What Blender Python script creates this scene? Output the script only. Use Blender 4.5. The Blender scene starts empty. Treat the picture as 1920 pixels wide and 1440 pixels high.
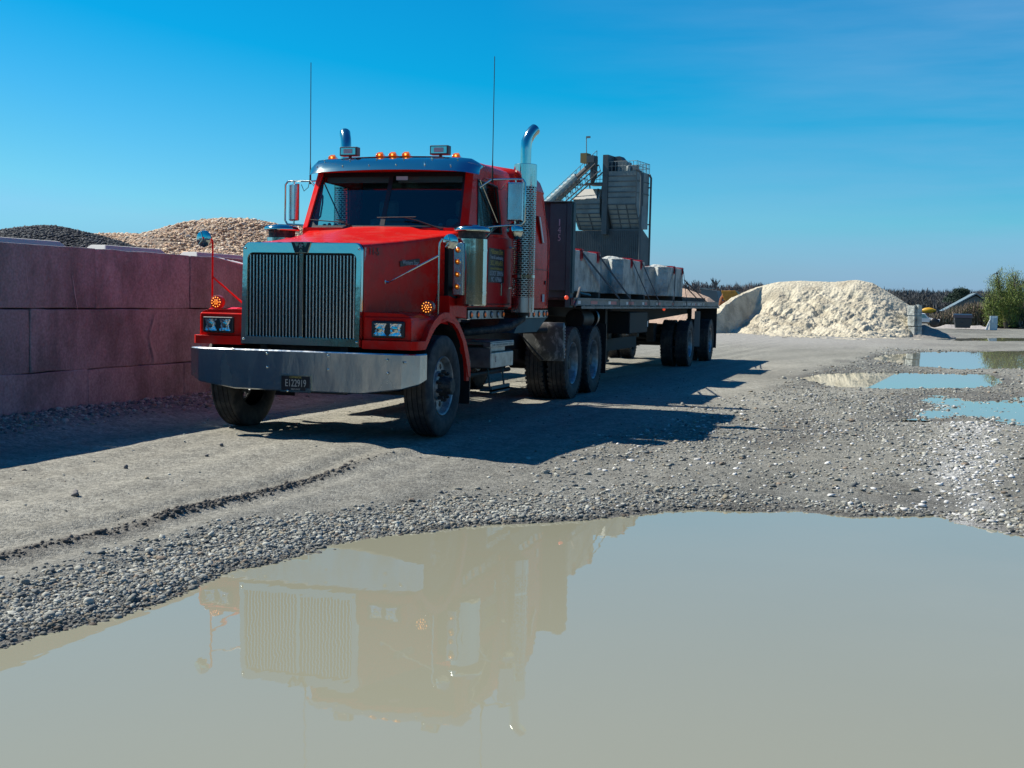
import bpy, bmesh, math, random
import numpy as np
from mathutils import Vector, Matrix
R = math.radians
S = bpy.context.scene
COL = S.collection
random.seed(7); RNG = np.random.default_rng(11)

# ------------------------------------------------------------------ camera
CF, CX, CY, CZ, YAW, PITCH, ROLL = 2293.77, 5.3772, -10.703, 1.3896, 0.29166, 0.06867, 0.02115
cam = bpy.data.cameras.new('camera'); co = bpy.data.objects.new('camera', cam); COL.objects.link(co)
cam.sensor_width = 36; cam.lens = 36*CF/1920; cam.clip_end = 6000; cam.clip_start = .05
co.location = (CX, CY, CZ)
_r = Vector((math.cos(YAW), math.sin(YAW), 0)); _fw = Vector((-math.sin(YAW), math.cos(YAW), 0)); _z = Vector((0, 0, 1))
_f = _fw*math.cos(PITCH)-_z*math.sin(PITCH); _u = _z*math.cos(PITCH)+_fw*math.sin(PITCH)
_R = _r*math.cos(ROLL)+_u*math.sin(ROLL)
_U = (_u*math.cos(ROLL)-_r*math.sin(ROLL))
co.rotation_euler = Matrix((_R, _U, -_f)).transposed().to_euler()
S.camera = co

# ------------------------------------------------------------------ light
SUNV = Vector((-.92, .07, 1.0)).normalized()
SUN_EL = math.asin(SUNV.z); SUN_AZ = math.atan2(SUNV.x, SUNV.y)
W = bpy.data.worlds.new('World'); S.world = W; W.use_nodes = True
wn = W.node_tree; wn.nodes.clear()
sky = wn.nodes.new('ShaderNodeTexSky'); sky.sky_type = 'NISHITA'; sky.sun_disc = False
sky.sun_elevation = SUN_EL; sky.sun_rotation = SUN_AZ
sky.air_density = 1.0; sky.dust_density = 0.2; sky.ozone_density = 1.5; sky.altitude = 0
hs = wn.nodes.new('ShaderNodeMixRGB'); hs.blend_type = 'MULTIPLY'; hs.inputs[0].default_value = 1; hs.inputs[2].default_value = (.30, .80, 1.22, 1)   # deep clear-day blue
bg = wn.nodes.new('ShaderNodeBackground'); bg.inputs[1].default_value = .075
wo = wn.nodes.new('ShaderNodeOutputWorld')
# thin high cirrus
tcw = wn.nodes.new('ShaderNodeTexCoord'); mpw = wn.nodes.new('ShaderNodeMapping')
mpw.inputs['Rotation'].default_value = (R(12), R(20), R(20)); mpw.inputs['Scale'].default_value = (1.4, 2.4, 12)
nzw = wn.nodes.new('ShaderNodeTexNoise'); nzw.inputs['Scale'].default_value = 1.6; nzw.inputs['Detail'].default_value = 7; nzw.inputs['Roughness'].default_value = .55
crw = wn.nodes.new('ShaderNodeValToRGB'); crw.color_ramp.elements[0].position = .38; crw.color_ramp.elements[1].position = .92
crw.color_ramp.elements[1].color = (.8, .8, .8, 1)
mxw = wn.nodes.new('ShaderNodeMixRGB'); mxw.inputs[2].default_value = (2.8, 4.8, 7.4, 1)
L = wn.links.new
L(tcw.outputs['Generated'], mpw.inputs[0]); L(mpw.outputs[0], nzw.inputs[0]); L(nzw.outputs[0], crw.inputs[0])
sxw = wn.nodes.new('ShaderNodeSeparateXYZ'); L(tcw.outputs['Generated'], sxw.inputs[0]); mrw = wn.nodes.new('ShaderNodeMapRange'); mrw.inputs[1].default_value = -.30; mrw.inputs[2].default_value = .12; L(sxw.outputs[0], mrw.inputs[0])
mzw = wn.nodes.new('ShaderNodeMapRange'); mzw.inputs[1].default_value = .34; mzw.inputs[2].default_value = .22; L(sxw.outputs[2], mzw.inputs[0])
mmw = wn.nodes.new('ShaderNodeMath'); mmw.operation = 'MULTIPLY'; L(mrw.outputs[0], mmw.inputs[0]); L(mzw.outputs[0], mmw.inputs[1]); mkw = wn.nodes.new('ShaderNodeMath'); mkw.operation = 'MULTIPLY'; L(mmw.outputs[0], mkw.inputs[0]); L(crw.outputs[0], mkw.inputs[1])
sp = wn.nodes.new('ShaderNodeSeparateColor'); cb = wn.nodes.new('ShaderNodeCombineColor')
L(sky.outputs[0], hs.inputs[1]); L(hs.outputs[0], sp.inputs[0])
for i, (g, o) in enumerate(((2.35, -2.15), (1.14, -.55), (.92, 0))):
    ma = wn.nodes.new('ShaderNodeMath'); ma.operation = 'MULTIPLY_ADD'; ma.inputs[1].default_value = g; ma.inputs[2].default_value = o
    mm = wn.nodes.new('ShaderNodeMath'); mm.operation = 'MAXIMUM'; mm.inputs[1].default_value = .04
    mi_ = wn.nodes.new('ShaderNodeMath'); mi_.operation = 'MINIMUM'; mi_.inputs[1].default_value = (2.35, 6.1, 8.5)[i]
    L(sp.outputs[i], ma.inputs[0]); L(ma.outputs[0], mm.inputs[0]); L(mm.outputs[0], mi_.inputs[0]); L(mi_.outputs[0], cb.inputs[i])
_k = wn.nodes.new('ShaderNodeMath'); _k.operation = 'MULTIPLY'; _k.inputs[1].default_value = .75; _g = wn.nodes.new('ShaderNodeMath'); _g.operation = 'MINIMUM'
_gs = cb.inputs[1].links[0].from_socket; L(cb.inputs[2].links[0].from_socket, _k.inputs[0]); L(_gs, _g.inputs[0]); L(_k.outputs[0], _g.inputs[1]); L(_g.outputs[0], cb.inputs[1])
L(cb.outputs[0], mxw.inputs[1]); L(mkw.outputs[0], mxw.inputs[0])
L(mxw.outputs[0], bg.inputs[0]); L(bg.outputs[0], wo.inputs[0])
sl = bpy.data.lights.new('sun', 'SUN'); sl.energy = 5.0; sl.angle = R(.53); sl.color = (1, .95, .86)
so = bpy.data.objects.new('sun', sl); COL.objects.link(so); so.rotation_euler = (-SUNV).to_track_quat('-Z', 'Y').to_euler(); so.location = (-30, 5, 40)
S.view_settings.view_transform = 'Standard'; S.view_settings.look = 'None'; S.view_settings.exposure = .5; S.view_settings.gamma = 1
S.cycles.max_bounces = 8; S.cycles.transparent_max_bounces = 12; S.cycles.use_denoising = True

# ------------------------------------------------------------------ measuring helpers (the photo's survey)
def ray(u, v):
    return (_f*CF + _R*(u-960) - _U*(v-720)).normalized()
CAM = Vector((CX, CY, CZ))
def on(u, v, ax, val):
    d = ray(u, v); i = 'XYZ'.index(ax); return CAM + d*((val-CAM[i])/d[i])
def vnoise(x, y, seed=0):
    x = np.asarray(x, float); y = np.asarray(y, float)
    xi = np.floor(x).astype(np.int64); yi = np.floor(y).astype(np.int64); fx = x-xi; fy = y-yi
    def h(a, b):
        n = (a*374761393 + b*668265263 + seed*1442695041) & 0xffffffff
        n = ((n ^ (n >> 13))*1274126177) & 0xffffffff
        return ((n ^ (n >> 16)) & 0xffff)/65535.
    sx = fx*fx*(3-2*fx); sy = fy*fy*(3-2*fy)
    return (h(xi, yi)*(1-sx)+h(xi+1, yi)*sx)*(1-sy)+(h(xi, yi+1)*(1-sx)+h(xi+1, yi+1)*sx)*sy
def fbm(x, y, o=4, seed=0, g=.5):
    a = 1; t = 0; n = 0
    for k in range(o):
        t = t+a*vnoise(x*2**k, y*2**k, seed+k*17); n += a; a *= g
    return t/n-.5
def sstep(a, b, x):
    t = np.clip((x-a)/(b-a), 0, 1); return t*t*(3-2*t)

# ------------------------------------------------------------------ materials
MATS = {}
def mat(name, col=(.5, .5, .5), rough=.5, metal=0., coat=0., spec=.5, var=None, bump=None, ramp=None, emit=None, rvar=0, stretch=(1, 1, 1), vcol=None, alpha=None):
    m = bpy.data.materials.new(name); m.use_nodes = True; n = m.node_tree; b = n.nodes['Principled BSDF']; l = n.links.new
    b.inputs['Base Color'].default_value = (*col, 1); b.inputs['Roughness'].default_value = rough; b.inputs['Metallic'].default_value = metal
    b.inputs['Coat Weight'].default_value = coat; b.inputs['Coat Roughness'].default_value = .06; b.inputs['Specular IOR Level'].default_value = spec
    if var or bump or ramp or rvar:
        tc = n.nodes.new('ShaderNodeTexCoord'); mp = n.nodes.new('ShaderNodeMapping'); mp.inputs['Scale'].default_value = stretch; l(tc.outputs['Object'], mp.inputs[0])
    src = None
    if vcol:
        at = n.nodes.new('ShaderNodeAttribute'); at.attribute_name = vcol; src = at.outputs['Color']; l(src, b.inputs['Base Color'])
    if var:   # (colour2, scale, detail, lo, hi)
        c2, sc, de, lo, hi = var
        nz = n.nodes.new('ShaderNodeTexNoise'); nz.inputs['Scale'].default_value = sc; nz.inputs['Detail'].default_value = de; nz.inputs['Roughness'].default_value = .62; l(mp.outputs[0], nz.inputs[0])
        mr = n.nodes.new('ShaderNodeMapRange'); mr.inputs[1].default_value = lo; mr.inputs[2].default_value = hi; l(nz.outputs[0], mr.inputs[0])
        mx = n.nodes.new('ShaderNodeMixRGB'); mx.inputs[1].default_value = (*col, 1); mx.inputs[2].default_value = (*c2, 1); l(mr.outputs[0], mx.inputs[0])
        if src: l(src, mx.inputs[1])
        l(mx.outputs[0], b.inputs['Base Color']); src = mx.outputs[0]
        if rvar:
            m2 = n.nodes.new('ShaderNodeMapRange'); m2.inputs[3].default_value = rough; m2.inputs[4].default_value = min(1, rough+rvar); l(mr.outputs[0], m2.inputs[0]); l(m2.outputs[0], b.inputs['Roughness'])
    if bump:
        bs, st, di = bump
        nb = n.nodes.new('ShaderNodeTexNoise'); nb.inputs['Scale'].default_value = bs; nb.inputs['Detail'].default_value = 5; l(mp.outputs[0], nb.inputs[0])
        bp = n.nodes.new('ShaderNodeBump'); bp.inputs['Strength'].default_value = st; bp.inputs['Distance'].default_value = di; l(nb.outputs[0], bp.inputs['Height']); l(bp.outputs[0], b.inputs['Normal'])
    if emit:
        b.inputs['Emission Color'].default_value = (*emit[0], 1); b.inputs['Emission Strength'].default_value = emit[1]
    if alpha is not None: b.inputs['Alpha'].default_value = alpha
    MATS[name] = m; return m
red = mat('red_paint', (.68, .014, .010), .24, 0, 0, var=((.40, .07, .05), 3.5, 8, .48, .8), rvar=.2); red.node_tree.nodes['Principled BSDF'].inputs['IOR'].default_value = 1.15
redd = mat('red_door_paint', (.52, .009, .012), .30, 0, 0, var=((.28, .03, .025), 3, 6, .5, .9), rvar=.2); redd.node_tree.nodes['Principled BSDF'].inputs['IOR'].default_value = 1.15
chrome = mat('chrome', (.60, .63, .56), .11, 1, bump=(3.5, .12, .02))
steel = mat('stainless_bumper', (.50, .54, .57), .17, 1, var=((.36, .36, .35), 3.5, 8, .45, .75), rvar=.2, bump=(1.3, .45, .06), stretch=(1, 1, .35))
alu = mat('dull_aluminium', (.42, .43, .43), .42, 1, var=((.22, .21, .2), 9, 6, .4, .75))
rimm = mat('rim_aluminium', (.45, .45, .44), .5, .7, var=((.2, .19, .17), 12, 6, .4, .7))
hubm = mat('dirty_hub', (.035, .035, .035), .6, .4, var=((.12, .1, .08), 20, 4, .45, .7))
rub = mat('tyre_rubber', (.022, .023, .025), .75, var=((.11, .10, .085), 7, 8, .45, .8), bump=(60, .4, .004))
black = mat('black_chassis', (.012, .013, .014), .6, var=((.05, .048, .042), 6, 6, .5, .8))
blk2 = mat('black_plastic', (.015, .015, .017), .4)
dark = mat('dark_interior', (.02, .028, .034), .8)
seatm = mat('seat_grey', (.11, .13, .14), .9)
amber = mat('amber_lens', (.60, .12, .005), .15, coat=.5, emit=((1, .25, .01), .10))
amberon = mat('amber_lit', (.9, .3, .02), .2, emit=((1, .40, .06), 1.6))
redlens = mat('red_lens', (.6, .02, .01), .2, emit=((1, .05, .02), .25))
whitep = mat('white_paint', (.7, .7, .68), .5)
greyb = mat('bulkhead_grey', (.05, .105, .11), .7, var=((.04, .08, .085), 4, 6, .4, .7))
rail = mat('trailer_rail', (.20, .19, .18), .55, .2, var=((.08, .07, .06), 9, 6, .4, .7), stretch=(1, .3, 1))
scr = mat('scratched_fender', (.11, .12, .12), .45, .2, var=((.40, .42, .41), 16, 10, .50, .66), stretch=(1, 1.5, .6))
conc = mat('concrete', (.50, .51, .46), .9, var=((.25, .26, .235), 4, 9, .42, .64), bump=(16, 1.0, .035))
wallm = mat('rose_concrete', (.36, .315, .315), .92, var=((.21, .19, .185), 2.4, 12, .42, .62), bump=(22, .7, .03), stretch=(1, .9, .55))
_n = wallm.node_tree; _oi = _n.nodes.new('ShaderNodeObjectInfo'); _mr = _n.nodes.new('ShaderNodeMapRange'); _mr.inputs[3].default_value = .80; _mr.inputs[4].default_value = 1.16
_vm = _n.nodes.new('ShaderNodeVectorMath'); _vm.operation = 'SCALE'; _src = _n.nodes['Principled BSDF'].inputs['Base Color'].links[0].from_socket
_tc = _n.nodes.new('ShaderNodeTexCoord'); _sp = _n.nodes.new('ShaderNodeTexNoise'); _sp.inputs['Scale'].default_value = 38; _sp.inputs['Detail'].default_value = 6; _n.links.new(_tc.outputs['Object'], _sp.inputs[0])
_m3 = _n.nodes.new('ShaderNodeMapRange'); _m3.inputs[1].default_value = .3; _m3.inputs[2].default_value = .7; _m3.inputs[3].default_value = .78; _m3.inputs[4].default_value = 1.2; _n.links.new(_sp.outputs[0], _m3.inputs[0])
_mm = _n.nodes.new('ShaderNodeMath'); _mm.operation = 'MULTIPLY'; _n.links.new(_mr.outputs[0], _mm.inputs[0]); _n.links.new(_m3.outputs[0], _mm.inputs[1])
_n.links.new(_oi.outputs['Random'], _mr.inputs[0]); _n.links.new(_src, _vm.inputs[0]); _n.links.new(_mm.outputs[0], _vm.inputs['Scale']); _n.links.new(_vm.outputs[0], _n.nodes['Principled BSDF'].inputs['Base Color'])
wallt = mat('wall_stain', (.42, .36, .36), .9)
wood = mat('old_timber', (.09, .07, .055), .85, var=((.04, .03, .025), 6, 6, .4, .7), stretch=(1, 1, 5))
redplas = mat('red_plastic', (.42, .015, .03), .4)
strapm = mat('strap_webbing', (.035, .035, .04), .8)
tapeR = mat('tape_red', (.45, .03, .05), .4); tapeW = mat('tape_white', (.6, .6, .6), .4)
signb = mat('sign_black', (.008, .008, .012), .4)
gold = mat('gold_letters', (.42, .33, .08), .5); silv = mat('silver_letters', (.38, .42, .45), .5); pinkl = mat('pink_letters', (.25, .10, .14), .5)
platek = mat('plate_black', (.01, .01, .014), .3); platew = mat('plate_letters', (.42, .40, .36), .5)
lensm = mat('headlight_reflector', (.75, .78, .8), .08, 1, bump=(22, .7, .02))
housing = mat('worklight_housing', (.05, .06, .065), .4)
lensg = mat('worklight_lens', (.35, .37, .38), .25, .2)
yel = mat('machine_yellow', (.55, .27, .02), .5, var=((.2, .1, .02), 3, 5, .5, .8))
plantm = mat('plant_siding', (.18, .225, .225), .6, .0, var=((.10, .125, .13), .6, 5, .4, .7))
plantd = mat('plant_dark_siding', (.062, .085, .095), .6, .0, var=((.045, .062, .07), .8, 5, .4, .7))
plantl = mat('plant_sunlit_sheet', (.42, .41, .37), .7)
galv = mat('galvanised', (.20, .27, .275), .6)
bark = mat('bark', (.09, .075, .062), .95); farbark = mat('far_bark', (.10, .10, .105), 1)
def glassy(name, tint, gloss=.04, fac=.12):
    m = bpy.data.materials.new(name); m.use_nodes = True; n = m.node_tree; n.nodes.clear(); l = n.links.new
    o = n.nodes.new('ShaderNodeOutputMaterial'); t = n.nodes.new('ShaderNodeBsdfTransparent'); t.inputs[0].default_value = (*tint, 1)
    g = n.nodes.new('ShaderNodeBsdfGlossy'); g.inputs['Roughness'].default_value = gloss
    lw = n.nodes.new('ShaderNodeLayerWeight'); lw.inputs[0].default_value = .5; pw_ = n.nodes.new('ShaderNodeMath'); pw_.operation = 'POWER'; pw_.inputs[1].default_value = 5; l(lw.outputs['Facing'], pw_.inputs[0])
    f = n.nodes.new('ShaderNodeMath'); f.operation = 'MULTIPLY_ADD'; f.inputs[1].default_value = .85; f.inputs[2].default_value = .085; l(pw_.outputs[0], f.inputs[0]); x = n.nodes.new('ShaderNodeMixShader')
    l(f.outputs[0], x.inputs[0]); l(t.outputs[0], x.inputs[1]); l(g.outputs[0], x.inputs[2]); l(x.outputs[0], o.inputs[0]); return m
glass = glassy('windshield_glass', (.58, .86, .86)); glass2 = glassy('side_glass', (.50, .74, .76))
def perforated():
    m = bpy.data.materials.new('perforated_steel'); m.use_nodes = True; n = m.node_tree; b = n.nodes['Principled BSDF']; l = n.links.new
    b.inputs['Base Color'].default_value = (.5, .5, .5, 1); b.inputs['Metallic'].default_value = 1; b.inputs['Roughness'].default_value = .22
    uv = n.nodes.new('ShaderNodeUVMap'); br = n.nodes.new('ShaderNodeTexBrick'); l(uv.outputs[0], br.inputs[0])
    br.inputs['Scale'].default_value = 1; br.inputs['Brick Width'].default_value = .052; br.inputs['Row Height'].default_value = .026; br.inputs['Mortar Size'].default_value = .0052; br.inputs['Mortar Smooth'].default_value = 0
    l(br.outputs['Fac'], b.inputs['Alpha']); return m
perf = perforated()

# ------------------------------------------------------------------ mesh helpers
class MB:
    def __init__(s): s.b = bmesh.new(); s.uv = s.b.loops.layers.uv.new('UVMap')
    def face(s, pts, mi=0):
        vs = [s.b.verts.new(p) for p in pts]
        f = s.b.faces.new(vs); f.material_index = mi; return f
    def hexa(s, p, mi=0):   # 8 points: bottom 4 (ccw), top 4
        v = [s.b.verts.new(q) for q in p]
        for q in ((3, 2, 1, 0), (4, 5, 6, 7), (0, 1, 5, 4), (1, 2, 6, 5), (2, 3, 7, 6), (3, 0, 4, 7)):
            f = s.b.faces.new([v[i] for i in q]); f.material_index = mi
        return s
    def box(s, x0, x1, y0, y1, z0, z1, mi=0, M=None):
        p = [(x0, y0, z0), (x1, y0, z0), (x1, y1, z0), (x0, y1, z0), (x0, y0, z1), (x1, y0, z1), (x1, y1, z1), (x0, y1, z1)]
        if M: p = [M @ Vector(q) for q in p]
        return s.hexa(p, mi)
    def prism(s, prof, ax, a, b, mi=0):   # prof 2-D polygon in the other two axes
        def P(q, t):
            return {'X': (t, q[0], q[1]), 'Y': (q[0], t, q[1]), 'Z': (q[0], q[1], t)}[ax]
        A = [s.b.verts.new(P(q, a)) for q in prof]; B = [s.b.verts.new(P(q, b)) for q in prof]; n = len(prof)
        for f in (s.b.faces.new(A[::-1]), s.b.faces.new(B)): f.material_index = mi
        for i in range(n):
            f = s.b.faces.new((A[i], A[(i+1) % n], B[(i+1) % n], B[i])); f.material_index = mi
        return s
    def loft(s, secs, closed=True, caps=True, mi=0):
        rows = [[s.b.verts.new(p) for p in sec] for sec in secs]; n = len(rows[0])
        for a, b in zip(rows, rows[1:]):
            for i in range(n if closed else n-1):
                f = s.b.faces.new((a[i], a[(i+1) % n], b[(i+1) % n], b[i])); f.material_index = mi
        if caps and closed:
            s.b.faces.new(rows[0][::-1]).material_index = mi; s.b.faces.new(rows[-1]).material_index = mi
        return s
    def tube(s, pts, r, seg=8, mi=0, caps=True):
        pts = [Vector(p) for p in pts]; rs = r if isinstance(r, (list, tuple)) else [r]*len(pts); secs = []
        up = Vector((0, 0, 1)); t0 = (pts[1]-pts[0]).normalized()
        nrm = t0.orthogonal().normalized()
        for i, p in enumerate(pts):
            t = ((pts[min(i+1, len(pts)-1)]-p).normalized() + (p-pts[max(i-1, 0)]).normalized())
            t = t.normalized() if t.length > 1e-6 else t0
            nrm = (nrm - t*nrm.dot(t)).normalized(); bi = t.cross(nrm)
            secs.append([p+(nrm*math.cos(a)+bi*math.sin(a))*rs[i] for a in [2*math.pi*k/seg for k in range(seg)]])
        return s.loft(secs, True, caps, mi)
    def lathe(s, prof, org=(0, 0, 0), ax='Z', seg=24, mi=0, cap0=False, cap1=False, uvs=None):  # prof (axial, radius)
        o = Vector(org); rows = []
        for (a, r) in prof:
            row = []
            for k in range(seg):
                c, d = math.cos(2*math.pi*k/seg)*r, math.sin(2*math.pi*k/seg)*r
                q = {'X': (a, c, d), 'Y': (c, a, d), 'Z': (c, d, a)}[ax]; row.append(s.b.verts.new(o+Vector(q)))
            rows.append(row)
        for i in range(len(rows)-1):
            for k in range(seg):
                f = s.b.faces.new((rows[i][k], rows[i][(k+1) % seg], rows[i+1][(k+1) % seg], rows[i+1][k])); f.material_index = mi; f.smooth = True
                rr = max(prof[i][1], prof[i+1][1])*2*math.pi/seg
                for lp, (kk, ii) in zip(f.loops, ((k, i), (k+1, i), (k+1, i+1), (k, i+1))): lp[s.uv].uv = (kk*rr, prof[ii][0])
        if cap0: s.b.faces.new(rows[0][::-1]).material_index = mi
        if cap1: s.b.faces.new(rows[-1]).material_index = mi
        return s
    def build(s, name, m, parent=None, bevel=0, smooth=None, seg=2, loc=None):
        bmesh.ops.recalc_face_normals(s.b, faces=s.b.faces)
        me = bpy.data.meshes.new(name); s.b.to_mesh(me); s.b.free()
        for q in (m if isinstance(m, (list, tuple)) else [m]): me.materials.append(q)
        o = bpy.data.objects.new(name, me); COL.objects.link(o)
        if parent: o.parent = parent
        if loc: o.location = loc
        if smooth is not None:
            for p in me.polygons: p.use_smooth = True
            me.set_sharp_from_angle(angle=R(smooth))
        if bevel:
            md = o.modifiers.new('bevel', 'BEVEL'); md.width = bevel; md.segments = seg; md.limit_method = 'ANGLE'; md.angle_limit = R(35)
            if smooth is None:
                for p in me.polygons: p.use_smooth = True
                md.harden_normals = True
        return o
def tag(o, label=None, cat=None, group=None, kind=None):
    if label: o['label'] = label
    if cat: o['category'] = cat
    if group: o['group'] = group
    if kind: o['kind'] = kind
    return o
def empty(name, label, cat, loc=(0, 0, 0), rz=0, group=None):
    o = bpy.data.objects.new(name, None); COL.objects.link(o); o.location = loc; o.rotation_euler = (0, 0, rz); o.empty_display_size = .2
    return tag(o, label, cat, group)
def copytree(o, parent=None, M=None):
    c = o.copy(); COL.objects.link(c); c.parent = parent
    for ch in o.children: copytree(ch, c)
    return c
def text(s, size, loc, rot, m, parent, name, ext=.001, align='CENTER', sx=1.):
    cu = bpy.data.curves.new(name, 'FONT'); cu.body = s; cu.size = size; cu.extrude = ext; cu.align_x = align; cu.align_y = 'CENTER'; cu.materials.append(m)
    tmp = bpy.data.objects.new(name, cu); me = bpy.data.meshes.new_from_object(tmp); bpy.data.objects.remove(tmp); o = bpy.data.objects.new(name, me); COL.objects.link(o); o.location = loc; o.rotation_euler = rot; o.scale = (sx, 1, 1); o.parent = parent; return o
def quick_mesh(name, V, F, m, cols=None, smooth=False, parent=None):
    me = bpy.data.meshes.new(name); V = np.asarray(V, np.float32); F = np.asarray(F, np.int32)
    me.vertices.add(len(V)); me.vertices.foreach_set('co', V.ravel()); k = F.shape[1]
    me.loops.add(F.size); me.loops.foreach_set('vertex_index', F.ravel()); me.polygons.add(len(F))
    me.polygons.foreach_set('loop_start', np.arange(0, F.size, k, dtype=np.int32)); me.polygons.foreach_set('loop_total', np.full(len(F), k, np.int32))
    if smooth: me.polygons.foreach_set('use_smooth', np.ones(len(F), bool))
    me.update(calc_edges=True); me.materials.append(m)
    if cols is not None:
        a = me.color_attributes.new('col', 'FLOAT_COLOR', 'POINT'); c = np.ones((len(V), 4), np.float32); c[:, :3] = cols; a.data.foreach_set('color', c.ravel())
    o = bpy.data.objects.new(name, me); COL.objects.link(o)
    if parent: o.parent = parent
    return o
bm = bmesh.new(); bmesh.ops.create_icosphere(bm, subdivisions=1, radius=1); ICV = np.array([v.co[:] for v in bm.verts]); ICF = np.array([[v.index for v in f.verts] for f in bm.faces]); bm.free()
bm = bmesh.new(); bmesh.ops.create_icosphere(bm, subdivisions=2, radius=1); IC2V = np.array([v.co[:] for v in bm.verts]); IC2F = np.array([[v.index for v in f.verts] for f in bm.faces]); bm.free()
def stones(P, rad, cols, flat=.6, big=False, angular=.28):
    n = len(P); BV, BF = (IC2V, IC2F) if big else (ICV, ICF); k = len(BV)
    sc = np.stack([RNG.uniform(.75, 1.35, n), RNG.uniform(.65, 1.1, n), RNG.uniform(flat*.7, flat*1.25, n)], 1)*rad[:, None]
    if big:
        jit = np.repeat(1+RNG.normal(0, 1, (16, k))*0, 1, 0)
        ph = RNG.normal(0, 2.2, (16, 3, 3)); jit = np.stack([1+angular*.45*sum(np.sin(BV@ph[i][j]*1.3+j) for j in range(3)) for i in range(16)])
    else: jit = 1+RNG.normal(0, angular*.55, (16, k))
    j = jit[RNG.integers(0, 16, n)]
    V = BV[None]*j[..., None]*sc[:, None, :]
    a = RNG.uniform(0, 6.283, n); c, s_ = np.cos(a)[:, None], np.sin(a)[:, None]
    t = RNG.normal(0, .35, n); ct, st = np.cos(t)[:, None], np.sin(t)[:, None]
    y, z = V[..., 1]*ct-V[..., 2]*st, V[..., 1]*st+V[..., 2]*ct
    x, y = V[..., 0]*c-y*s_, V[..., 0]*s_+y*c
    V = np.stack([x, y, z], -1)+P[:, None, :]
    F = (BF[None]+(np.arange(n)*k)[:, None, None]).reshape(-1, 3)
    return V.reshape(-1, 3), F, np.repeat(cols, k, 0)

# ------------------------------------------------------------------ ground
WA, WM, WF, WG = -.28, -.045, -.02, -.02     # water levels
def poly(pts, z): return [tuple(on(u, v, 'Z', z)[:2]) for u, v in pts]
PA = poly([(-260, 1290), (0, 1207), (150, 1172), (300, 1137), (450, 1072), (600, 1037), (760, 1002), (960, 982), (1180, 967), (1330, 957), (1480, 956), (1600, 967), (1750, 968), (1830, 984), (1919, 1003), (2150, 1060)], WA) + [(8.2, -5.0), (7.6, -8.5), (5.5, -9.4), (3.2, -9.2), (1.9, -8.6)]
PM = poly([(1668, 793), (1720, 770), (1700, 748), (1760, 739), (1830, 752), (1919, 745), (2100, 740), (2150, 790), (1990, 800), (1905, 800), (1850, 783), (1800, 779), (1765, 792)], WM)
PF = poly([(1505, 709), (1545, 701), (1630, 699), (1740, 700), (1850, 702), (1882, 712), (1872, 724), (1800, 728), (1640, 729), (1560, 726)], WF)
PG = poly([(1633, 673), (1655, 666), (1730, 661), (1920, 658), (2150, 657), (2150, 693), (1919, 691), (1800, 692), (1700, 686)], WG)
PH = poly([(1740, 636), (1830, 634), (2150, 634), (2150, 641), (1919, 640), (1800, 639)], WG)
def sdf(P, x, y):
    P = np.array(P); d = np.full(x.shape, 1e9); ins = np.zeros(x.shape, bool); n = len(P)
    for i in range(n):
        a, b = P[i], P[(i+1) % n]; e = b-a; wx, wy = x-a[0], y-a[1]
        t = np.clip((wx*e[0]+wy*e[1])/(e@e), 0, 1); d = np.minimum(d, (wx-e[0]*t)**2+(wy-e[1]*t)**2)
        c = ((a[1] > y) != (b[1] > y)) & (x < (b[0]-a[0])*(y-a[1])/(b[1]-a[1]+1e-12)+a[0]); ins ^= c
    return np.where(ins, -1, 1)*np.sqrt(d)
WA_, WB_ = Vector((-2.88, -.64)), Vector((-2.74, 2.95)); WD = (WB_-WA_).normalized()
RIDGE = [(.55, -5.6), (.60, -4.9), (.62, -4.47), (.69, -4.0), (.75, -3.3), (.87, -2.6), (.98, -1.7), (1.1, -.7), (1.18, .1)]
def polyd(P, x, y):
    d = np.full(x.shape, 1e9)
    for a, b in zip(P, P[1:]):
        a, b = np.array(a), np.array(b); e = b-a; t = np.clip(((x-a[0])*e[0]+(y-a[1])*e[1])/(e@e), 0, 1)
        d = np.minimum(d, np.hypot(x-a[0]-e[0]*t, y-a[1]-e[1]*t))
    return d
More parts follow.
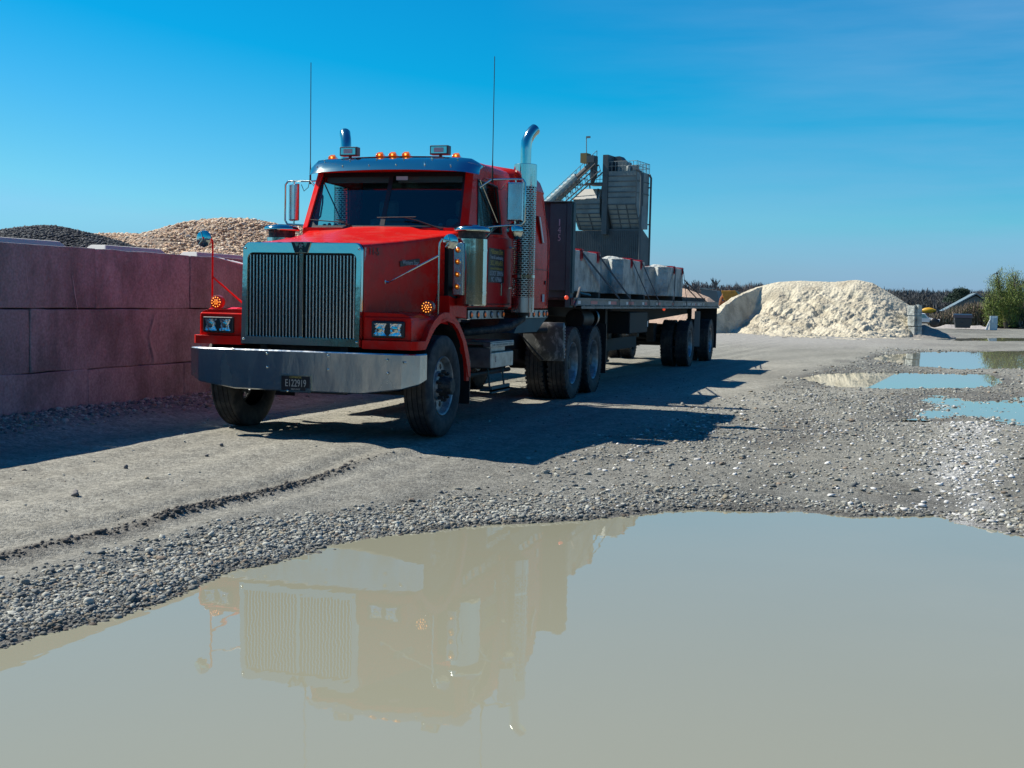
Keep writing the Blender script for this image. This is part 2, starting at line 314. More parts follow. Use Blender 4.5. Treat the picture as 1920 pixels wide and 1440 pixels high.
def HG(x, y, fine=True):
    x = np.asarray(x, float); y = np.asarray(y, float)
    near = (np.abs(x) < 60) & (np.abs(y) < 90)
    dA = sdf(PA, x, y)+.28*fbm(x*1.3, y*1.3, 4, 3)+.05*fbm(x*9, y*9, 2, 8)
    h = np.where(dA > 0, -.28*np.exp(-np.maximum(dA, 0)/1.55)*(1-0*x), -.28-.10*(1-np.exp(np.minimum(dA, 0)/.35)))
    h = h + np.where(dA > 0, 0, 0)
    # flat pan under the truck
    flat = sstep(1.55, .9, x)*sstep(-1.6, -.3, y); h = h*(1-flat)
    h += .15*sstep(-1.7, -2.75, x)*sstep(30, 12, y)
    for P, w, amp in ((PM, WM, .9), (PF, WF, .25), (PG, WG, .6), (PH, WG, .6)):
        d = sdf(P, x, y)+amp*fbm(x*.9, y*.9, 4, 5)+.12*fbm(x*5, y*5, 2, 6)
        t = sstep(.9, -.1, d); h = h*(1-t)+t*(w+np.where(d > 0, d*.05, np.maximum(d*(.03 if P is PM else .16), -.016 if P is PM else -.05)))
    if fine:
        road = sstep(2.6, 1.6, x)
        r = polyd(RIDGE, x, y)+.05*fbm(x*7, y*7, 3, 31)
        h += .018*np.exp(-(r/.05)**2)*sstep(.30, .62, vnoise(x*.8, y*1.6, 77))*(.55+1.1*vnoise(x*9, y*9, 12))*sstep(-.3, -2.0, y)
        h -= .022*np.exp(-((r-.17)/.10)**2)
        u = x-.07*y
        h += .007*np.sin(u*11+1.5*fbm(x, y*.35, 2, 40))*road*sstep(-2.2, -1.2, x)
        h += .030*fbm(x*.55, y*.4, 4, 21)*sstep(1.2, 2.2, np.abs(x)+0*y) + .012*fbm(x*3.1, y*2.3, 4, 22) + .007*fbm(x*13, y*11, 3, 23)
        mid = sstep(2.5, 4, x)*sstep(1.5, 4, y)*sstep(16, 9, y)      # broken shallows beside the middle puddle
        h += mid*(.028*fbm(x*.8, y*2.6, 4, 51)+.012*fbm(x*2, y*9, 3, 52))
        far = sstep(40, 75, y)*near
        h += far*.02*fbm(x*.2, y*.12, 3, 60)
    return h
def axis(lo, hi, st, a, b, g=1.09):
    m = list(np.arange(lo, hi+st/2, st)); s = st; p = m[-1]; up = []
    while p < b: s *= g; p += s; up.append(p)
    s = st; p = m[0]; dn = []
    while p > a: s *= g; p -= s; dn.append(p)
    return np.array(dn[::-1]+m+up)
gx = axis(-4.2, 9.5, .028, -3000, 3000, 1.10); gy = axis(-7.6, 9.5, .028, -3000, 4500, 1.045)
GX, GY = np.meshgrid(gx, gy, indexing='ij'); GZ = HG(GX, GY)
nx, ny = GX.shape; idx = np.arange(nx*ny).reshape(nx, ny)
GF = np.stack([idx[:-1, :-1], idx[1:, :-1], idx[1:, 1:], idx[:-1, 1:]], -1).reshape(-1, 4)
def gravel_density(x, y):
    dA = sdf(PA, x, y)+.5*fbm(x*.9, y*.9, 3, 71)
    bank = sstep(1.0, .35, dA)*sstep(.35, 1.2, x)
    edge = 2.05+.10*np.clip(y, -3, 30)+.8*fbm(x*.6, y*.35, 3, 72)
    right = sstep(0, 1.1, x-edge)*(.30+1.3*np.clip(fbm(x*.8, y*.55, 4, 73)+.22, 0, 1))
    wallfoot = sstep(-2.0, -2.7, x+.25*fbm(x, y, 3, 75))*.8
    return np.clip(np.maximum(np.maximum(bank, right*.95), wallfoot), 0, 1)
GD = gravel_density(GX, GY)
# ground colour: packed pale dust, grey gravelly ground, damp rims round the water, brown churned patches
pale = np.array([.235, .225, .185]); grey = np.array([.150, .150, .130]); damp = np.array([.085, .08, .07]); brown = np.array([.10, .08, .062])
cc = pale[None, None]*(1-GD[..., None]*.9)+grey*GD[..., None]*.9
ridge_d = polyd(RIDGE, GX, GY)
strip = sstep(.05, .3, GX-np.interp(GY, [p[1] for p in RIDGE], [p[0] for p in RIDGE]))*sstep(1.5, -.5, GY)*.55
cc = cc*(1-strip[..., None])+np.array([.155, .153, .133])*strip[..., None]
rd = np.exp(-((ridge_d+.06*fbm(GX*4, GY*4, 3, 33))/.085)**2)*sstep(.2, -1.8, GY); cc = cc*(1-.55*rd[..., None])+np.array([.08, .07, .06])*.55*rd[..., None]
dm = np.zeros_like(GX)
for P, w in ((PA, .34), (PM, .5), (PF, .4), (PG, .5)):
    dm = np.maximum(dm, sstep(w, 0, sdf(P, GX, GY)+.15*fbm(GX*2, GY*2, 3, 80)))
dm = np.maximum(dm, .7*sstep(.10, .24, fbm(GX*.9, GY*.45, 4, 81))*sstep(3.2, 4.2, GX)*sstep(-1.5, 1, GY))
cc = cc*(1-.72*dm[..., None])+damp*.72*dm[..., None]
pw = sstep(.02, .22, fbm(GX*.5-GY*.1, GY*.25, 4, 83))*sstep(2.6, 1.5, GX); cc = cc*(1+.16*pw[..., None])
trk = fbm((GX-.07*GY)*3.4, GY*.10, 4, 85, .6)*sstep(2.8, 1.8, GX)*sstep(-2.6, -1.8, GX); cc = cc*(1+.55*trk[..., None])
tr2 = fbm((GX-.30*GY)*1.6, GY*.08, 3, 86)*sstep(1.8, 3, GX); cc = cc*(1+.45*tr2[..., None])
blotch = fbm(GX*.35, GY*.22, 4, 87, .6)*sstep(1.5, 3, GX); cc = cc*(1+.7*blotch[..., None])
WX = [(6.55, 5.2), (6.35, 3.2), (6.2, 1.4), (6.05, -.2), (5.95, -1.1)]
wh = np.exp(-((polyd(WX, GX, GY)+.30*fbm(GX*1.8, GY*1.2, 4, 88))/.26)**2)*np.clip(.5+1.6*fbm(GX*3, GY*2, 3, 89), 0, 1); cc = cc*(1-.7*wh[..., None])+np.array([.46, .46, .44])*.7*wh[..., None]
band = sstep(26, 40, GY)*sstep(70, 50, GY)*sstep(12, 2, GX); cc = cc*(1-band[..., None])+np.array([.31, .295, .26])*band[..., None]
def grit(name, vc=True):
    m = bpy.data.materials.new(name); m.use_nodes = True; n = m.node_tree; b = n.nodes['Principled BSDF']; l = n.links.new
    b.inputs['Roughness'].default_value = .92; b.inputs['Specular IOR Level'].default_value = .25
    at = n.nodes.new('ShaderNodeAttribute'); at.attribute_name = 'col'
    tc = n.nodes.new('ShaderNodeTexCoord')
    vo = n.nodes.new('ShaderNodeTexVoronoi'); vo.inputs['Scale'].default_value = 42; l(tc.outputs['Object'], vo.inputs[0])
    v2 = n.nodes.new('ShaderNodeTexVoronoi'); v2.inputs['Scale'].default_value = 95; l(tc.outputs['Object'], v2.inputs[0])
    nz = n.nodes.new('ShaderNodeTexNoise'); nz.inputs['Scale'].default_value = 6; nz.inputs['Detail'].default_value = 9; nz.inputs['Roughness'].default_value = .7; l(tc.outputs['Object'], nz.inputs[0])
    mr = n.nodes.new('ShaderNodeMapRange'); mr.inputs[1].default_value = .3; mr.inputs[2].default_value = .7; mr.inputs[3].default_value = .72; mr.inputs[4].default_value = 1.25; l(nz.outputs[0], mr.inputs[0])
    hv = n.nodes.new('ShaderNodeSeparateColor'); l(vo.outputs['Color'], hv.inputs[0])
    m3 = n.nodes.new('ShaderNodeMapRange'); m3.inputs[3].default_value = .72; m3.inputs[4].default_value = 1.3; l(hv.outputs[0], m3.inputs[0])
    mu = n.nodes.new('ShaderNodeMath'); mu.operation = 'MULTIPLY'; l(mr.outputs[0], mu.inputs[0]); l(m3.outputs[0], mu.inputs[1])
    vm = n.nodes.new('ShaderNodeVectorMath'); vm.operation = 'SCALE'; l(at.outputs['Color'], vm.inputs[0]); l(mu.outputs[0], vm.inputs['Scale']); l(vm.outputs[0], b.inputs['Base Color'])
    ad = n.nodes.new('ShaderNodeMath'); ad.operation = 'ADD'; l(vo.outputs['Distance'], ad.inputs[0]); l(v2.outputs['Distance'], ad.inputs[1])
    bp = n.nodes.new('ShaderNodeBump'); bp.invert = True; bp.inputs['Strength'].default_value = .55; bp.inputs['Distance'].default_value = .012; l(ad.outputs[0], bp.inputs['Height']); l(bp.outputs[0], b.inputs['Normal'])
    return m
ground = quick_mesh('ground', np.stack([GX, GY, GZ], -1).reshape(-1, 3), GF, grit('ground_grit'), cc.reshape(-1, 3), smooth=True)
tag(ground, 'grey gravel yard of packed dust and loose stones', None, kind='structure')
# water
def watermat(bs=.025, nm='muddy_water'):
    m = bpy.data.materials.new(nm); m.use_nodes = True; n = m.node_tree; b = n.nodes['Principled BSDF']; l = n.links.new
    b.inputs['Base Color'].default_value = (.26, .254, .18, 1); b.inputs['Roughness'].default_value = .012; b.inputs['IOR'].default_value = 1.36
    tc = n.nodes.new('ShaderNodeTexCoord'); mp = n.nodes.new('ShaderNodeMapping'); mp.inputs['Scale'].default_value = (1, .45, 1); mp.inputs['Rotation'].default_value = (0, 0, R(-17)); l(tc.outputs['Object'], mp.inputs[0])
    nz = n.nodes.new('ShaderNodeTexNoise'); nz.inputs['Scale'].default_value = 7; nz.inputs['Detail'].default_value = 2; l(mp.outputs[0], nz.inputs[0])
    bp = n.nodes.new('ShaderNodeBump'); bp.inputs['Strength'].default_value = bs; bp.inputs['Distance'].default_value = .02; l(nz.outputs[0], bp.inputs['Height']); l(bp.outputs[0], b.inputs['Normal'])
    return m
wat = watermat(); wat2 = watermat(.004, 'still_water')
def water(P, z, grow, label):
    c = np.mean(P, 0); b = MB(); pts = []
    for i, p in enumerate(P):
        q = np.array(p); a, d = np.array(P[i-1]), np.array(P[(i+1) % len(P)]); t = d-a; nn = np.array([t[1], -t[0]])/np.hypot(*t)
        if nn@(q-c) < 0: nn = -nn
        q = q+nn*grow; pts.append((q[0], q[1], z))
    vs = [b.b.verts.new(p) for p in pts]; f = b.b.faces.new(vs); bmesh.ops.triangulate(b.b, faces=[f])
    o = b.build('water', wat if z == WA else wat2); 
    for p in o.data.polygons:
        if p.normal.z < 0: p.flip()
    tag(o, label, None, kind='structure'); return o
water(PA, WA, .35, 'large muddy puddle in the foreground reflecting the truck')
water(PM, WM, 2.2, 'shallow broken puddle at the right among gravel')
water(PF, WF, .6, 'narrow puddle reflecting the sand heap')
water(PG, WG, 1.0, 'wide puddle reflecting the green tree and stacked blocks')
water(PH, WG, 1.0, 'thin far strip of standing water')

# loose stones
pal = np.array([[.94, .97, .88]])*np.array([[.26, .25, .23], [.36, .34, .31], [.17, .17, .17], [.30, .25, .19], [.11, .115, .12], [.42, .40, .37], [.24, .18, .14], [.20, .21, .22], [.48, .46, .43]])
def scatter(n, x0, x1, y0, y1, dens, rfun, big, keep=None):
    x = RNG.uniform(x0, x1, n); y = RNG.uniform(y0, y1, n); k = RNG.random(n) < dens(x, y); x, y = x[k], y[k]
    r = rfun(x, y, len(x)); z = HG(x, y)
    c = pal[RNG.choice(len(pal), len(x), p=[.17, .18, .13, .09, .11, .14, .05, .06, .07])]*RNG.uniform(.8, 1.15, (len(x), 1))
    wet = sstep(.16, .02, sdf(PA, x, y)+.28*fbm(x*1.3, y*1.3, 4, 3)+.05*fbm(x*9, y*9, 2, 8)+.05*fbm(x*6, y*6, 2, 9)); c = c*(1-.5*wet[:, None])
    return np.stack([x, y, z+r*RNG.uniform(-.15, .3, len(r))], 1), r, c
def inview(x, y, m=.06):
    dx, dy = x-CX, y-CY; dep = -math.sin(YAW)*dx+math.cos(YAW)*dy; la = math.cos(YAW)*dx+math.sin(YAW)*dy
    return np.abs(la) < dep*(.42+m)+.6
def dbank(x, y):
    dA = sdf(PA, x, y)+.35*fbm(x*.9, y*.9, 3, 71)
    return sstep(.85, .30, dA)*sstep(-.12, .03, dA)*sstep(.3, 1.1, x)*inview(x, y)
Vs, Fs, Cs = [], [], []; off = 0
def addst(args, big, flat=.6):
    global off
    P, r, c = args; V, F, C = stones(P, r, c, flat, big); Vs.append(V); Fs.append(F+off); Cs.append(C); off += len(V)
addst(scatter(70000, .6, 3.4, -7.4, -1.6, dbank, lambda x, y, n: np.clip(RNG.lognormal(-4.74, .42, n), .004, .026), True), True, .65)
addst(scatter(26000, 2.6, 8.0, -2.6, -.2, lambda x, y: dbank(x, y)*.75, lambda x, y, n: np.clip(RNG.lognormal(-4.68, .45, n), .004, .03), True), True, .55)
addst(scatter(110000, 1.2, 9.5, -1.6, 13, lambda x, y: gravel_density(x, y)*.70*inview(x, y)*(HG(x, y, False) > -.2), lambda x, y, n: np.clip(RNG.lognormal(-4.5, .5, n), .005, .04), False), False, .42)
addst(scatter(30000, 2, 16, 12, 34, lambda x, y: gravel_density(x, y)*.8*inview(x, y), lambda x, y, n: np.clip(RNG.lognormal(-3.85, .35, n), .012, .06), False), False, .42)
addst(scatter(16000, -3.1, -1.7, -4.5, 6, lambda x, y: gravel_density(x, y)*.9*inview(x, y), lambda x, y, n: np.clip(RNG.lognormal(-4.2, .45, n), .006, .04), False), False, .6)
addst(scatter(2600, -1.8, 3, -6, 12, lambda x, y: .5+0*x, lambda x, y, n: np.clip(RNG.lognormal(-4.9, .5, n), .004, .03), False), False, .6)
pal_ = pal; pal = np.tile(np.array([[.62, .61, .57]]), (9, 1))
addst(scatter(9000, 4.6, 8.2, -1.9, 5.6, lambda x, y: np.exp(-((polyd(WX, x, y)+.35*fbm(x*1.8, y*1.2, 4, 88))/.36)**2)*.8+.03, lambda x, y, n: np.clip(RNG.lognormal(-4.4, .45, n), .006, .035), False), False, .42)
addst(scatter(5200, 2.6, 8.2, -1.5, 9, lambda x, y: gravel_density(x, y)*.35*inview(x, y), lambda x, y, n: np.clip(RNG.lognormal(-4.2, .4, n), .008, .035), False), False, .42)
pal = pal_
gr = quick_mesh('gravel', np.concatenate(Vs), np.concatenate(Fs), mat('loose_stone', (.3, .3, .3), .85, vcol='col', var=((.12, .11, .1), 60, 4, .55, .85)), np.concatenate(Cs))
tag(gr, 'loose grey and tan stones scattered over the yard', 'gravel', kind='stuff')
# churned ridge of dark clods
t = RNG.random(2600); RP = np.array(RIDGE); L_ = np.linspace(0, 1, len(RP)); cx = np.interp(t, L_, RP[:, 0])+RNG.normal(0, .03, len(t)); cy = np.interp(t, L_, RP[:, 1])
k = RNG.random(len(cy)) < sstep(.1, -2.2, cy)*(.15+.85*sstep(.30, .62, vnoise(cx*.8, cy*1.6, 77))); cx, cy = cx[k], cy[k]; r = np.clip(RNG.lognormal(-4.75, .45, len(cx)), .004, .026)*np.where(cy > -1.2, .7, 1)
V, F, C = stones(np.stack([cx, cy, HG(cx, cy)+r*.2], 1), r, np.array([[.105, .095, .08]])*RNG.uniform(.6, 1.5, (len(cx), 1)), .8, False, .5)
tag(quick_mesh('dirt_clods', V, F, mat('clod', (.1, .08, .06), .95, vcol='col', var=((.05, .04, .03), 40, 4, .5, .8)), C), 'dark churned ridge of dirt clods along the wheel track', 'dirt', kind='stuff')
# a few lone clods on the track
for i, (u, v, rr) in enumerate([(141, 909, .030), (236, 866, .018), (388, 845, .016), (415, 833, .02)]):
    p = on(u, v, 'Z', .01); V, F, C = stones(np.array([[p.x, p.y, float(HG(p.x, p.y))+rr*.5]]), np.array([rr]), np.array([[.16, .15, .14]]), .9, True, .5)
    tag(quick_mesh('stone', V, F, MATS['loose_stone'], C), ['square-edged grey stone lying alone on the pale track at far left', 'small dark stone near the edge of the wall shadow', 'small stone in front of the near corner of the truck shadow', 'pebble lying by the tip of the wheel shadow'][i], 'stone', 'lone stones on the track')

# ------------------------------------------------------------------ concrete block wall on the left
wall = empty('block_wall', 'long rose-tinted wall of stacked concrete blocks in three courses left of the truck', 'wall', (WA_.x, WA_.y, 0), math.atan2(WD.y, WD.x)-math.pi/2)
ridgem = mat('sunlit_ridge_concrete', (.46, .45, .42), .9)  # bare concrete tone, brightened to carry the sun on the ridges
ZB = .125-.23; RH = .655; BL = 1.80
joint = {2: 1.55, 1: .42, 0: 1.40}     # one joint per course, along the wall (from base point)
for row in range(3):
    n0 = -4
    for k in range(n0, 6):
        a = joint[row]*.915+k*BL; b = a+BL
        m = MB(); e = random.uniform(-.012, .012); z0 = ZB+row*RH; z1 = z0+RH-.006
        th = .62
        # slightly irregular face: subdivided front
        ys = np.linspace(a+.006, b-.006, 7); zs = np.linspace(z0, z1, 4)
        G = [[m.b.verts.new((e+random.uniform(-.004, .004), y+(random.uniform(-.006, .006) if 0 < i < 6 else random.uniform(-.005, .005)), z+(0 if 0 < j < 3 else random.uniform(-.010, .003)))) for j, z in enumerate(zs)] for i, y in enumerate(ys)]
        Bk = [[m.b.verts.new((-th, y, z)) for j, z in enumerate(zs)] for i, y in enumerate(ys)]
        for i in range(6):
            for j in range(3):
                m.b.faces.new((G[i][j], G[i+1][j], G[i+1][j+1], G[i][j+1])); m.b.faces.new((Bk[i][j], Bk[i][j+1], Bk[i+1][j+1], Bk[i+1][j]))
            m.b.faces.new((G[i][3], G[i+1][3], Bk[i+1][3], Bk[i][3])); m.b.faces.new((G[i][0], Bk[i][0], Bk[i+1][0], G[i+1][0]))
        for j in range(3):
            m.b.faces.new((G[0][j], G[0][j+1], Bk[0][j+1], Bk[0][j])); m.b.faces.new((G[6][j], Bk[6][j], Bk[6][j+1], G[6][j+1]))
        if row == 2:   # raised locking ridge on top
            r0, r1 = a+.32, b-.30
            m.loft([[(-.12, r0, z1-.01), (-.42, r0, z1-.01), (-.37, r0+.07, z1+.055), (-.17, r0+.07, z1+.055)], [(-.12, r1, z1-.01), (-.42, r1, z1-.01), (-.37, r1-.07, z1+.055), (-.17, r1-.07, z1+.055)]], mi=1)
        o = m.build('block', [wallm, ridgem], wall, bevel=.012)
# drips and chipped streaks on the wall face
def streak(y0, z0, pts, w):
    m = MB(); n = len(pts)
    L1 = [(.0165, y0+p[0]-w*p[2], z0+p[1]) for p in pts]; L2 = [(.0165, y0+p[0]+w*p[2], z0+p[1]) for p in pts]
    for i in range(n-1): m.face([L1[i], L2[i], L2[i+1], L1[i+1]])
    m.build('lime_streak', wallt, wall)
streak(2.42, 1.13, [(.06, 0, .3), (.02, -.12, 1), (-.05, -.25, .5), (0, -.38, 1.1), (.06, -.50, 1.4), (.05, -.58, .2)], .018)
streak(1.02, 1.55, [(0, .0, .4), (.04, -.2, 1), (.09, -.40, .2)], .008)
streak(2.85, 1.74, [(0, 0, .5), (.15, -.25, 1), (.36, -.5, .2)], .006)
streak(.32, 1.62, [(0, 0, .4), (.02, -.15, 1), (.05, -.3, .2)], .005)

# ------------------------------------------------------------------ stone piles behind the wall
def pile(name, peakpx, Y, footR, colA, rad, n, label, seed, sx=1., cols=None, prof=1.0, slope=.62, extra=None):
    P = on(peakpx[0], peakpx[1], 'Y', Y); H = P.z; cxp, cyp = P.x, P.y
    N = 110; a = np.linspace(-1, 1, N); X, Yy = np.meshgrid(a, a, indexing='ij'); x = cxp+X*footR*sx; y = cyp+Yy*footR
    r = np.hypot(X*footR, Yy*footR); z = H-np.maximum(0, np.sqrt(r**2+1.0)-1.0)*slope+.30*fbm(x*.8, y*.8, 4, seed)*np.minimum(1, r)
    if extra:
        for (u, v, dx_) in extra:
            Q = on(u, v, 'Y', Y); rr = np.hypot((x-Q.x)/dx_, y-Q.y); z = np.maximum(z, Q.z-np.maximum(0, np.sqrt(rr**2+1.)-1.)*slope)
    z = np.where(x > -3.42, -.4, np.maximum(z, -.4))
    idx = np.arange(N*N).reshape(N, N); F = np.stack([idx[:-1, :-1], idx[1:, :-1], idx[1:, 1:], idx[:-1, 1:]], -1).reshape(-1, 4)
    root = empty(name, label, 'gravel pile', (0, 0, 0))
    quick_mesh('pile_body', np.stack([x, y, z], -1).reshape(-1, 3), F, mat(name+'_base', colA[1], .95, bump=(14, .8, .05)), smooth=True, parent=root)
    sxy = RNG.uniform(-1, 1, (n, 2)); ii = ((sxy+1)/2*(N-1)).astype(int); zz = z[ii[:, 0], ii[:, 1]]; k = (zz > 1.0) & (cxp+sxy[:, 0]*footR*sx < -3.45)
    px, py = cxp+sxy[k, 0]*footR*sx, cyp+sxy[k, 1]*footR
    # keep the side seen from the yard
    vl = math.hypot(CX-cxp, CY-cyp); v = ((px-cxp)*(CX-cxp)+(py-cyp)*(CY-cyp))/vl; kk = (v > -1.6) & (zz[k] > 1.45); px, py, zz = px[kk], py[kk], zz[k][kk]
    rr = np.clip(RNG.lognormal(math.log(rad), .3, len(px)), rad*.5, rad*2); c = np.array(cols)[RNG.integers(0, len(cols), len(px))]*RNG.uniform(.8, 1.15, (len(px), 1))
    V, F, C = stones(np.stack([px, py, zz+rr*.2], 1), rr, c, .75, False, .5)
    quick_mesh('stones', V, F, mat(name+'_stone', colA[0], .9, vcol='col', var=((.4*colA[0][0], .4*colA[0][1], .4*colA[0][2]), 30, 3, .62, .9)), C, parent=root)['kind'] = 'stuff'
    return root
pile('tan_gravel_pile', (440, 414), 9.5, 6.5, ((.45, .33, .24), (.20, .15, .11)), .023, 380000, 'big heap of tan and buff gravel rising behind the rose block wall', 5, sx=1.25, cols=[(.50, .34, .21), (.56, .42, .28), (.36, .23, .14), (.60, .50, .38), (.45, .29, .19)], slope=.36, extra=[(220, 440, 1.6), (560, 425, 1.2)])
pile('dark_gravel_pile', (85, 424), 5.2, 4.2, ((.06, .065, .068), (.03, .032, .034)), .016, 260000, 'heap of dark charcoal stone behind the near end of the block wall', 9, cols=[(.05, .056, .06), (.075, .08, .083), (.035, .038, .04), (.10, .10, .10)], slope=.55)

# ------------------------------------------------------------------ wheels
def tyre_profile(w, R_, rim=.292, drive=False):
    h = w/2; g = .011; p = [(-h*.72, rim), (-h*.90, rim+.03), (-h*1.0, rim+.09), (-h*.99, R_-.075), (-h*.93, R_-.03), (-h*.84, R_-.006)]
    xs = [-.60, -.22, .18, .56] if not drive else [-.45, 0, .45]
    p.append((-h*.80, R_-.002))
    for x in xs:
        p += [((x-.035)*h, R_), ((x-.03)*h, R_-g), ((x+.035)*h, R_-g), ((x+.04)*h, R_)]
    p += [(h*.80, R_-.002), (h*.84, R_-.006), (h*.93, R_-.03), (h*.99, R_-.075), (h, rim+.09), (h*.90, rim+.03), (h*.72, rim)]
    return p
def disc_holes(m, x, r0, r1, rc, rh, n, flip=1, seg=16, depth=.02, mi=0):
    for s_ in range(n):
        a0 = 2*math.pi*(s_-.5)/n; a1 = 2*math.pi*(s_+.5)/n; ac = (a0+a1)/2; q = seg//4; bd = []
        for i in range(q): bd.append((r0+(r1-r0)*i/q, a1))
        for i in range(q): bd.append((r1, a1+(a0-a1)*i/q))
        for i in range(q): bd.append((r1+(r0-r1)*i/q, a0))
        for i in range(q): bd.append((r0, a0+(a1-a0)*i/q))
        O = [Vector((x, r*math.cos(a), r*math.sin(a))) for r, a in bd]
        c = Vector((x, rc*math.cos(ac), rc*math.sin(ac)))
        I = [c+(o-c).normalized()*rh for o in O]; D = [i_-Vector((depth*flip, 0, 0)) for i_ in I]
        A = [m.b.verts.new(o) for o in O]; B = [m.b.verts.new(o) for o in I]; Cc = [m.b.verts.new(o) for o in D]
        for i in range(len(A)):
            j = (i+1) % len(A); m.b.faces.new((A[i], A[j], B[j], B[i])).material_index = mi; m.b.faces.new((B[i], B[j], Cc[j], Cc[i])).material_index = mi
def make_wheel(side, kind, parent, x, y, r=.510, w=.27):
    """x = centre plane of tyre; side=+1 outer face towards +X"""
    wroot = bpy.data.objects.new('wheel', None); COL.objects.link(wroot); wroot.parent = parent; wroot.location = (x, y, r); wroot.empty_display_size = .1
    s = side; m = MB(); prof = tyre_profile(w, r, drive=(kind != 'steer')); m.lathe(prof, ax='X', seg=72)
    if kind != 'steer':      # block lugs on the shoulders
        for k in range(44):
            a = 2*math.pi*k/44
            for sx in (-1, 1):
                M = Matrix.Rotation(a, 4, 'X'); m.box(sx*w*.38-.028, sx*w*.38+.028, -.021, .021, r-.02, r+.004, M=M)
    m.build('tyre', rub, wroot, smooth=28)
    m = MB(); xo = s*w*.36
    if kind == 'steer':
        m.lathe([(s*w*.40, .300), (s*w*.43, .296), (s*w*.40, .284), (s*w*.30, .274), (s*w*.16, .268), (s*w*.20, .245)], ax='X', seg=48)
        disc_holes(m, s*w*.20, .15, .245, .200, .031, 10, flip=s)
        m.lathe([(s*w*.20, .15), (s*w*.30, .142), (s*w*.34, .125), (s*w*.34, .085)], ax='X', seg=40)
        m.build('rim', rimm, wroot, smooth=35)
        m = MB(); m.lathe([(s*w*.34, .11), (s*.13, .098), (s*.17, .088), (s*.205, .083), (s*.215, .07), (s*.215, .0)], ax='X', seg=24)
        for k in range(10):
            a = 2*math.pi*(k+.5)/10; m.lathe([(s*w*.34-.0*s, .019), (s*(w*.34+.03), .019), (s*(w*.34+.055), .012), (s*(w*.34+.056), 0)], org=(0, .1425*math.cos(a), .1425*math.sin(a)), ax='X', seg=8)
        for k in range(8):
            a = 2*math.pi*(k+.25)/8; m.lathe([(s*.175, .011), (s*.212, .010), (s*.212, 0)], org=(0, .078*math.cos(a), .078*math.sin(a)), ax='X', seg=8)
        m.build('hub', hubm, wroot, smooth=35)
    else:
        m.lathe([(s*w*.40, .300), (s*w*.43, .296), (s*w*.40, .284), (s*w*.30, .272), (-s*w*.10, .262), (-s*w*.30, .258), (-s*w*.36, .245)], ax='X', seg=48)
        disc_holes(m, -s*w*.36, .14, .245, .195, .03, 10, flip=s)
        m.lathe([(-s*w*.36, .14), (-s*w*.42, .13), (-s*w*.42, .05)], ax='X', seg=32)
        m.build('rim', rimm, wroot, smooth=35)
        m = MB(); m.lathe([(-s*w*.42, .112), (-s*.02, .10), (s*.05, .095), (s*.07, .085), (s*.07, 0)], ax='X', seg=24)
        m.build('hub', hubm, wroot, smooth=35)
    return wroot

# ------------------------------------------------------------------ the tractor
T = empty('semi_truck', 'red long-nosed conventional semi truck with chrome grille, bumper and twin exhaust stacks', 'truck', (0, 0, 0))
YF, Y1, Y2 = .889, 6.229, 7.547
for s in (-1, 1):
    make_wheel(s, 'steer', T, s*1.062, YF)
    for y in (Y1, Y2):
        make_wheel(s, 'drive', T, s*1.077, y); make_wheel(s, 'drive', T, s*.755, y)
# chassis
m = MB()
for s in (-1, 1):
    m.box(s*.39, s*.47, .12, 8.65, .70, .97)
for y in (.5, 2.0, 3.6, 5.0, 6.9, 8.5): m.box(-.39, .39, y-.04, y+.04, .74, .94)
m.box(-.95, .95, .82, .96, .40, .52)          # steer axle
for y in (Y1, Y2):
    m.tube([(-1.0, y, .51), (1.0, y, .51)], .075, 12); m.lathe([(-.22, .06), (-.12, .2), (.12, .2), (.22, .06)], org=(0, y, .53), ax='X', seg=16)
for s in (-1, 1):
    m.box(s*.50, s*.60, .25, 1.65, .56, .64); m.box(s*.42, s*.52, 5.7, 8.1, .56, .70)
m.box(-.35, .35, .35, 1.9, .42, 1.15)         # engine block
m.box(-.42, .42, .20, .34, .50, .95)
m.tube([(.55, 2.2, .45), (.55, 5.2, .45)], .03); m.tube([(0, 2.0, .62), (0, 6.1, .58)], .06)
m.tube([(-.75, .8, .47), (.75, .8, .47)], .03)
m.box(-.45, .45, 6.45, 7.35, .97, 1.16)       # fifth wheel
m.lathe([(1.16, .45), (1.20, .46), (1.21, .44)], org=(0, 6.9, 0), ax='Z', seg=28, cap1=True)
m.build('chassis', black, T, smooth=30)
# bumper: flat centre, swept chamfered ends, tapered lower edge
m = MB(); T_ = .858; Bm = .465
outer = [(-1.235, .22, .56), (-1.215, .075, .57), (-1.0, -.015, .535), (-.86, -.02, Bm+.01), (-.62, -.02, Bm), (.62, -.02, Bm), (.86, -.02, Bm+.01), (1.0, -.015, .535), (1.215, .075, .57), (1.235, .22, .56)]
outer = [(-1.24, .24, .60), (-1.225, .09, .565), (-1.08, -.01, .52), (-.68, -.02, Bm), (0, -.022, Bm-.002), (.68, -.02, Bm), (1.08, -.01, .52), (1.225, .09, .565), (1.24, .24, .60)]
secs = []
for (x, y, zb) in outer:
    secs.append([(x*.985, y+.05, T_-.004), (x*.99, y+.012, T_), (x, y, T_-.012), (x, y, T_-.20), (x, y, zb+.012), (x*.99, y+.012, zb), (x*.985, y+.05, zb+.005)])
m.loft(secs, closed=False); m.build('bumper', steel, T, smooth=24)
bump = [o for o in T.children if o.name.startswith('bumper')][0]
m = MB()
for (u, v) in [(500.4, 662.7), (501, 688), (615.4, 667.5), (615.5, 693), (726, 675), (727, 700), (438, 655), (760, 680)]:
    p = on(u, v, 'Y', -.02); m = MB(); m.lathe([(-.02, .013), (-.028, .012), (-.033, 0)], org=(p.x, p.y+.019, p.z), ax='Y', seg=10); m.build('bolt', chrome, bump)
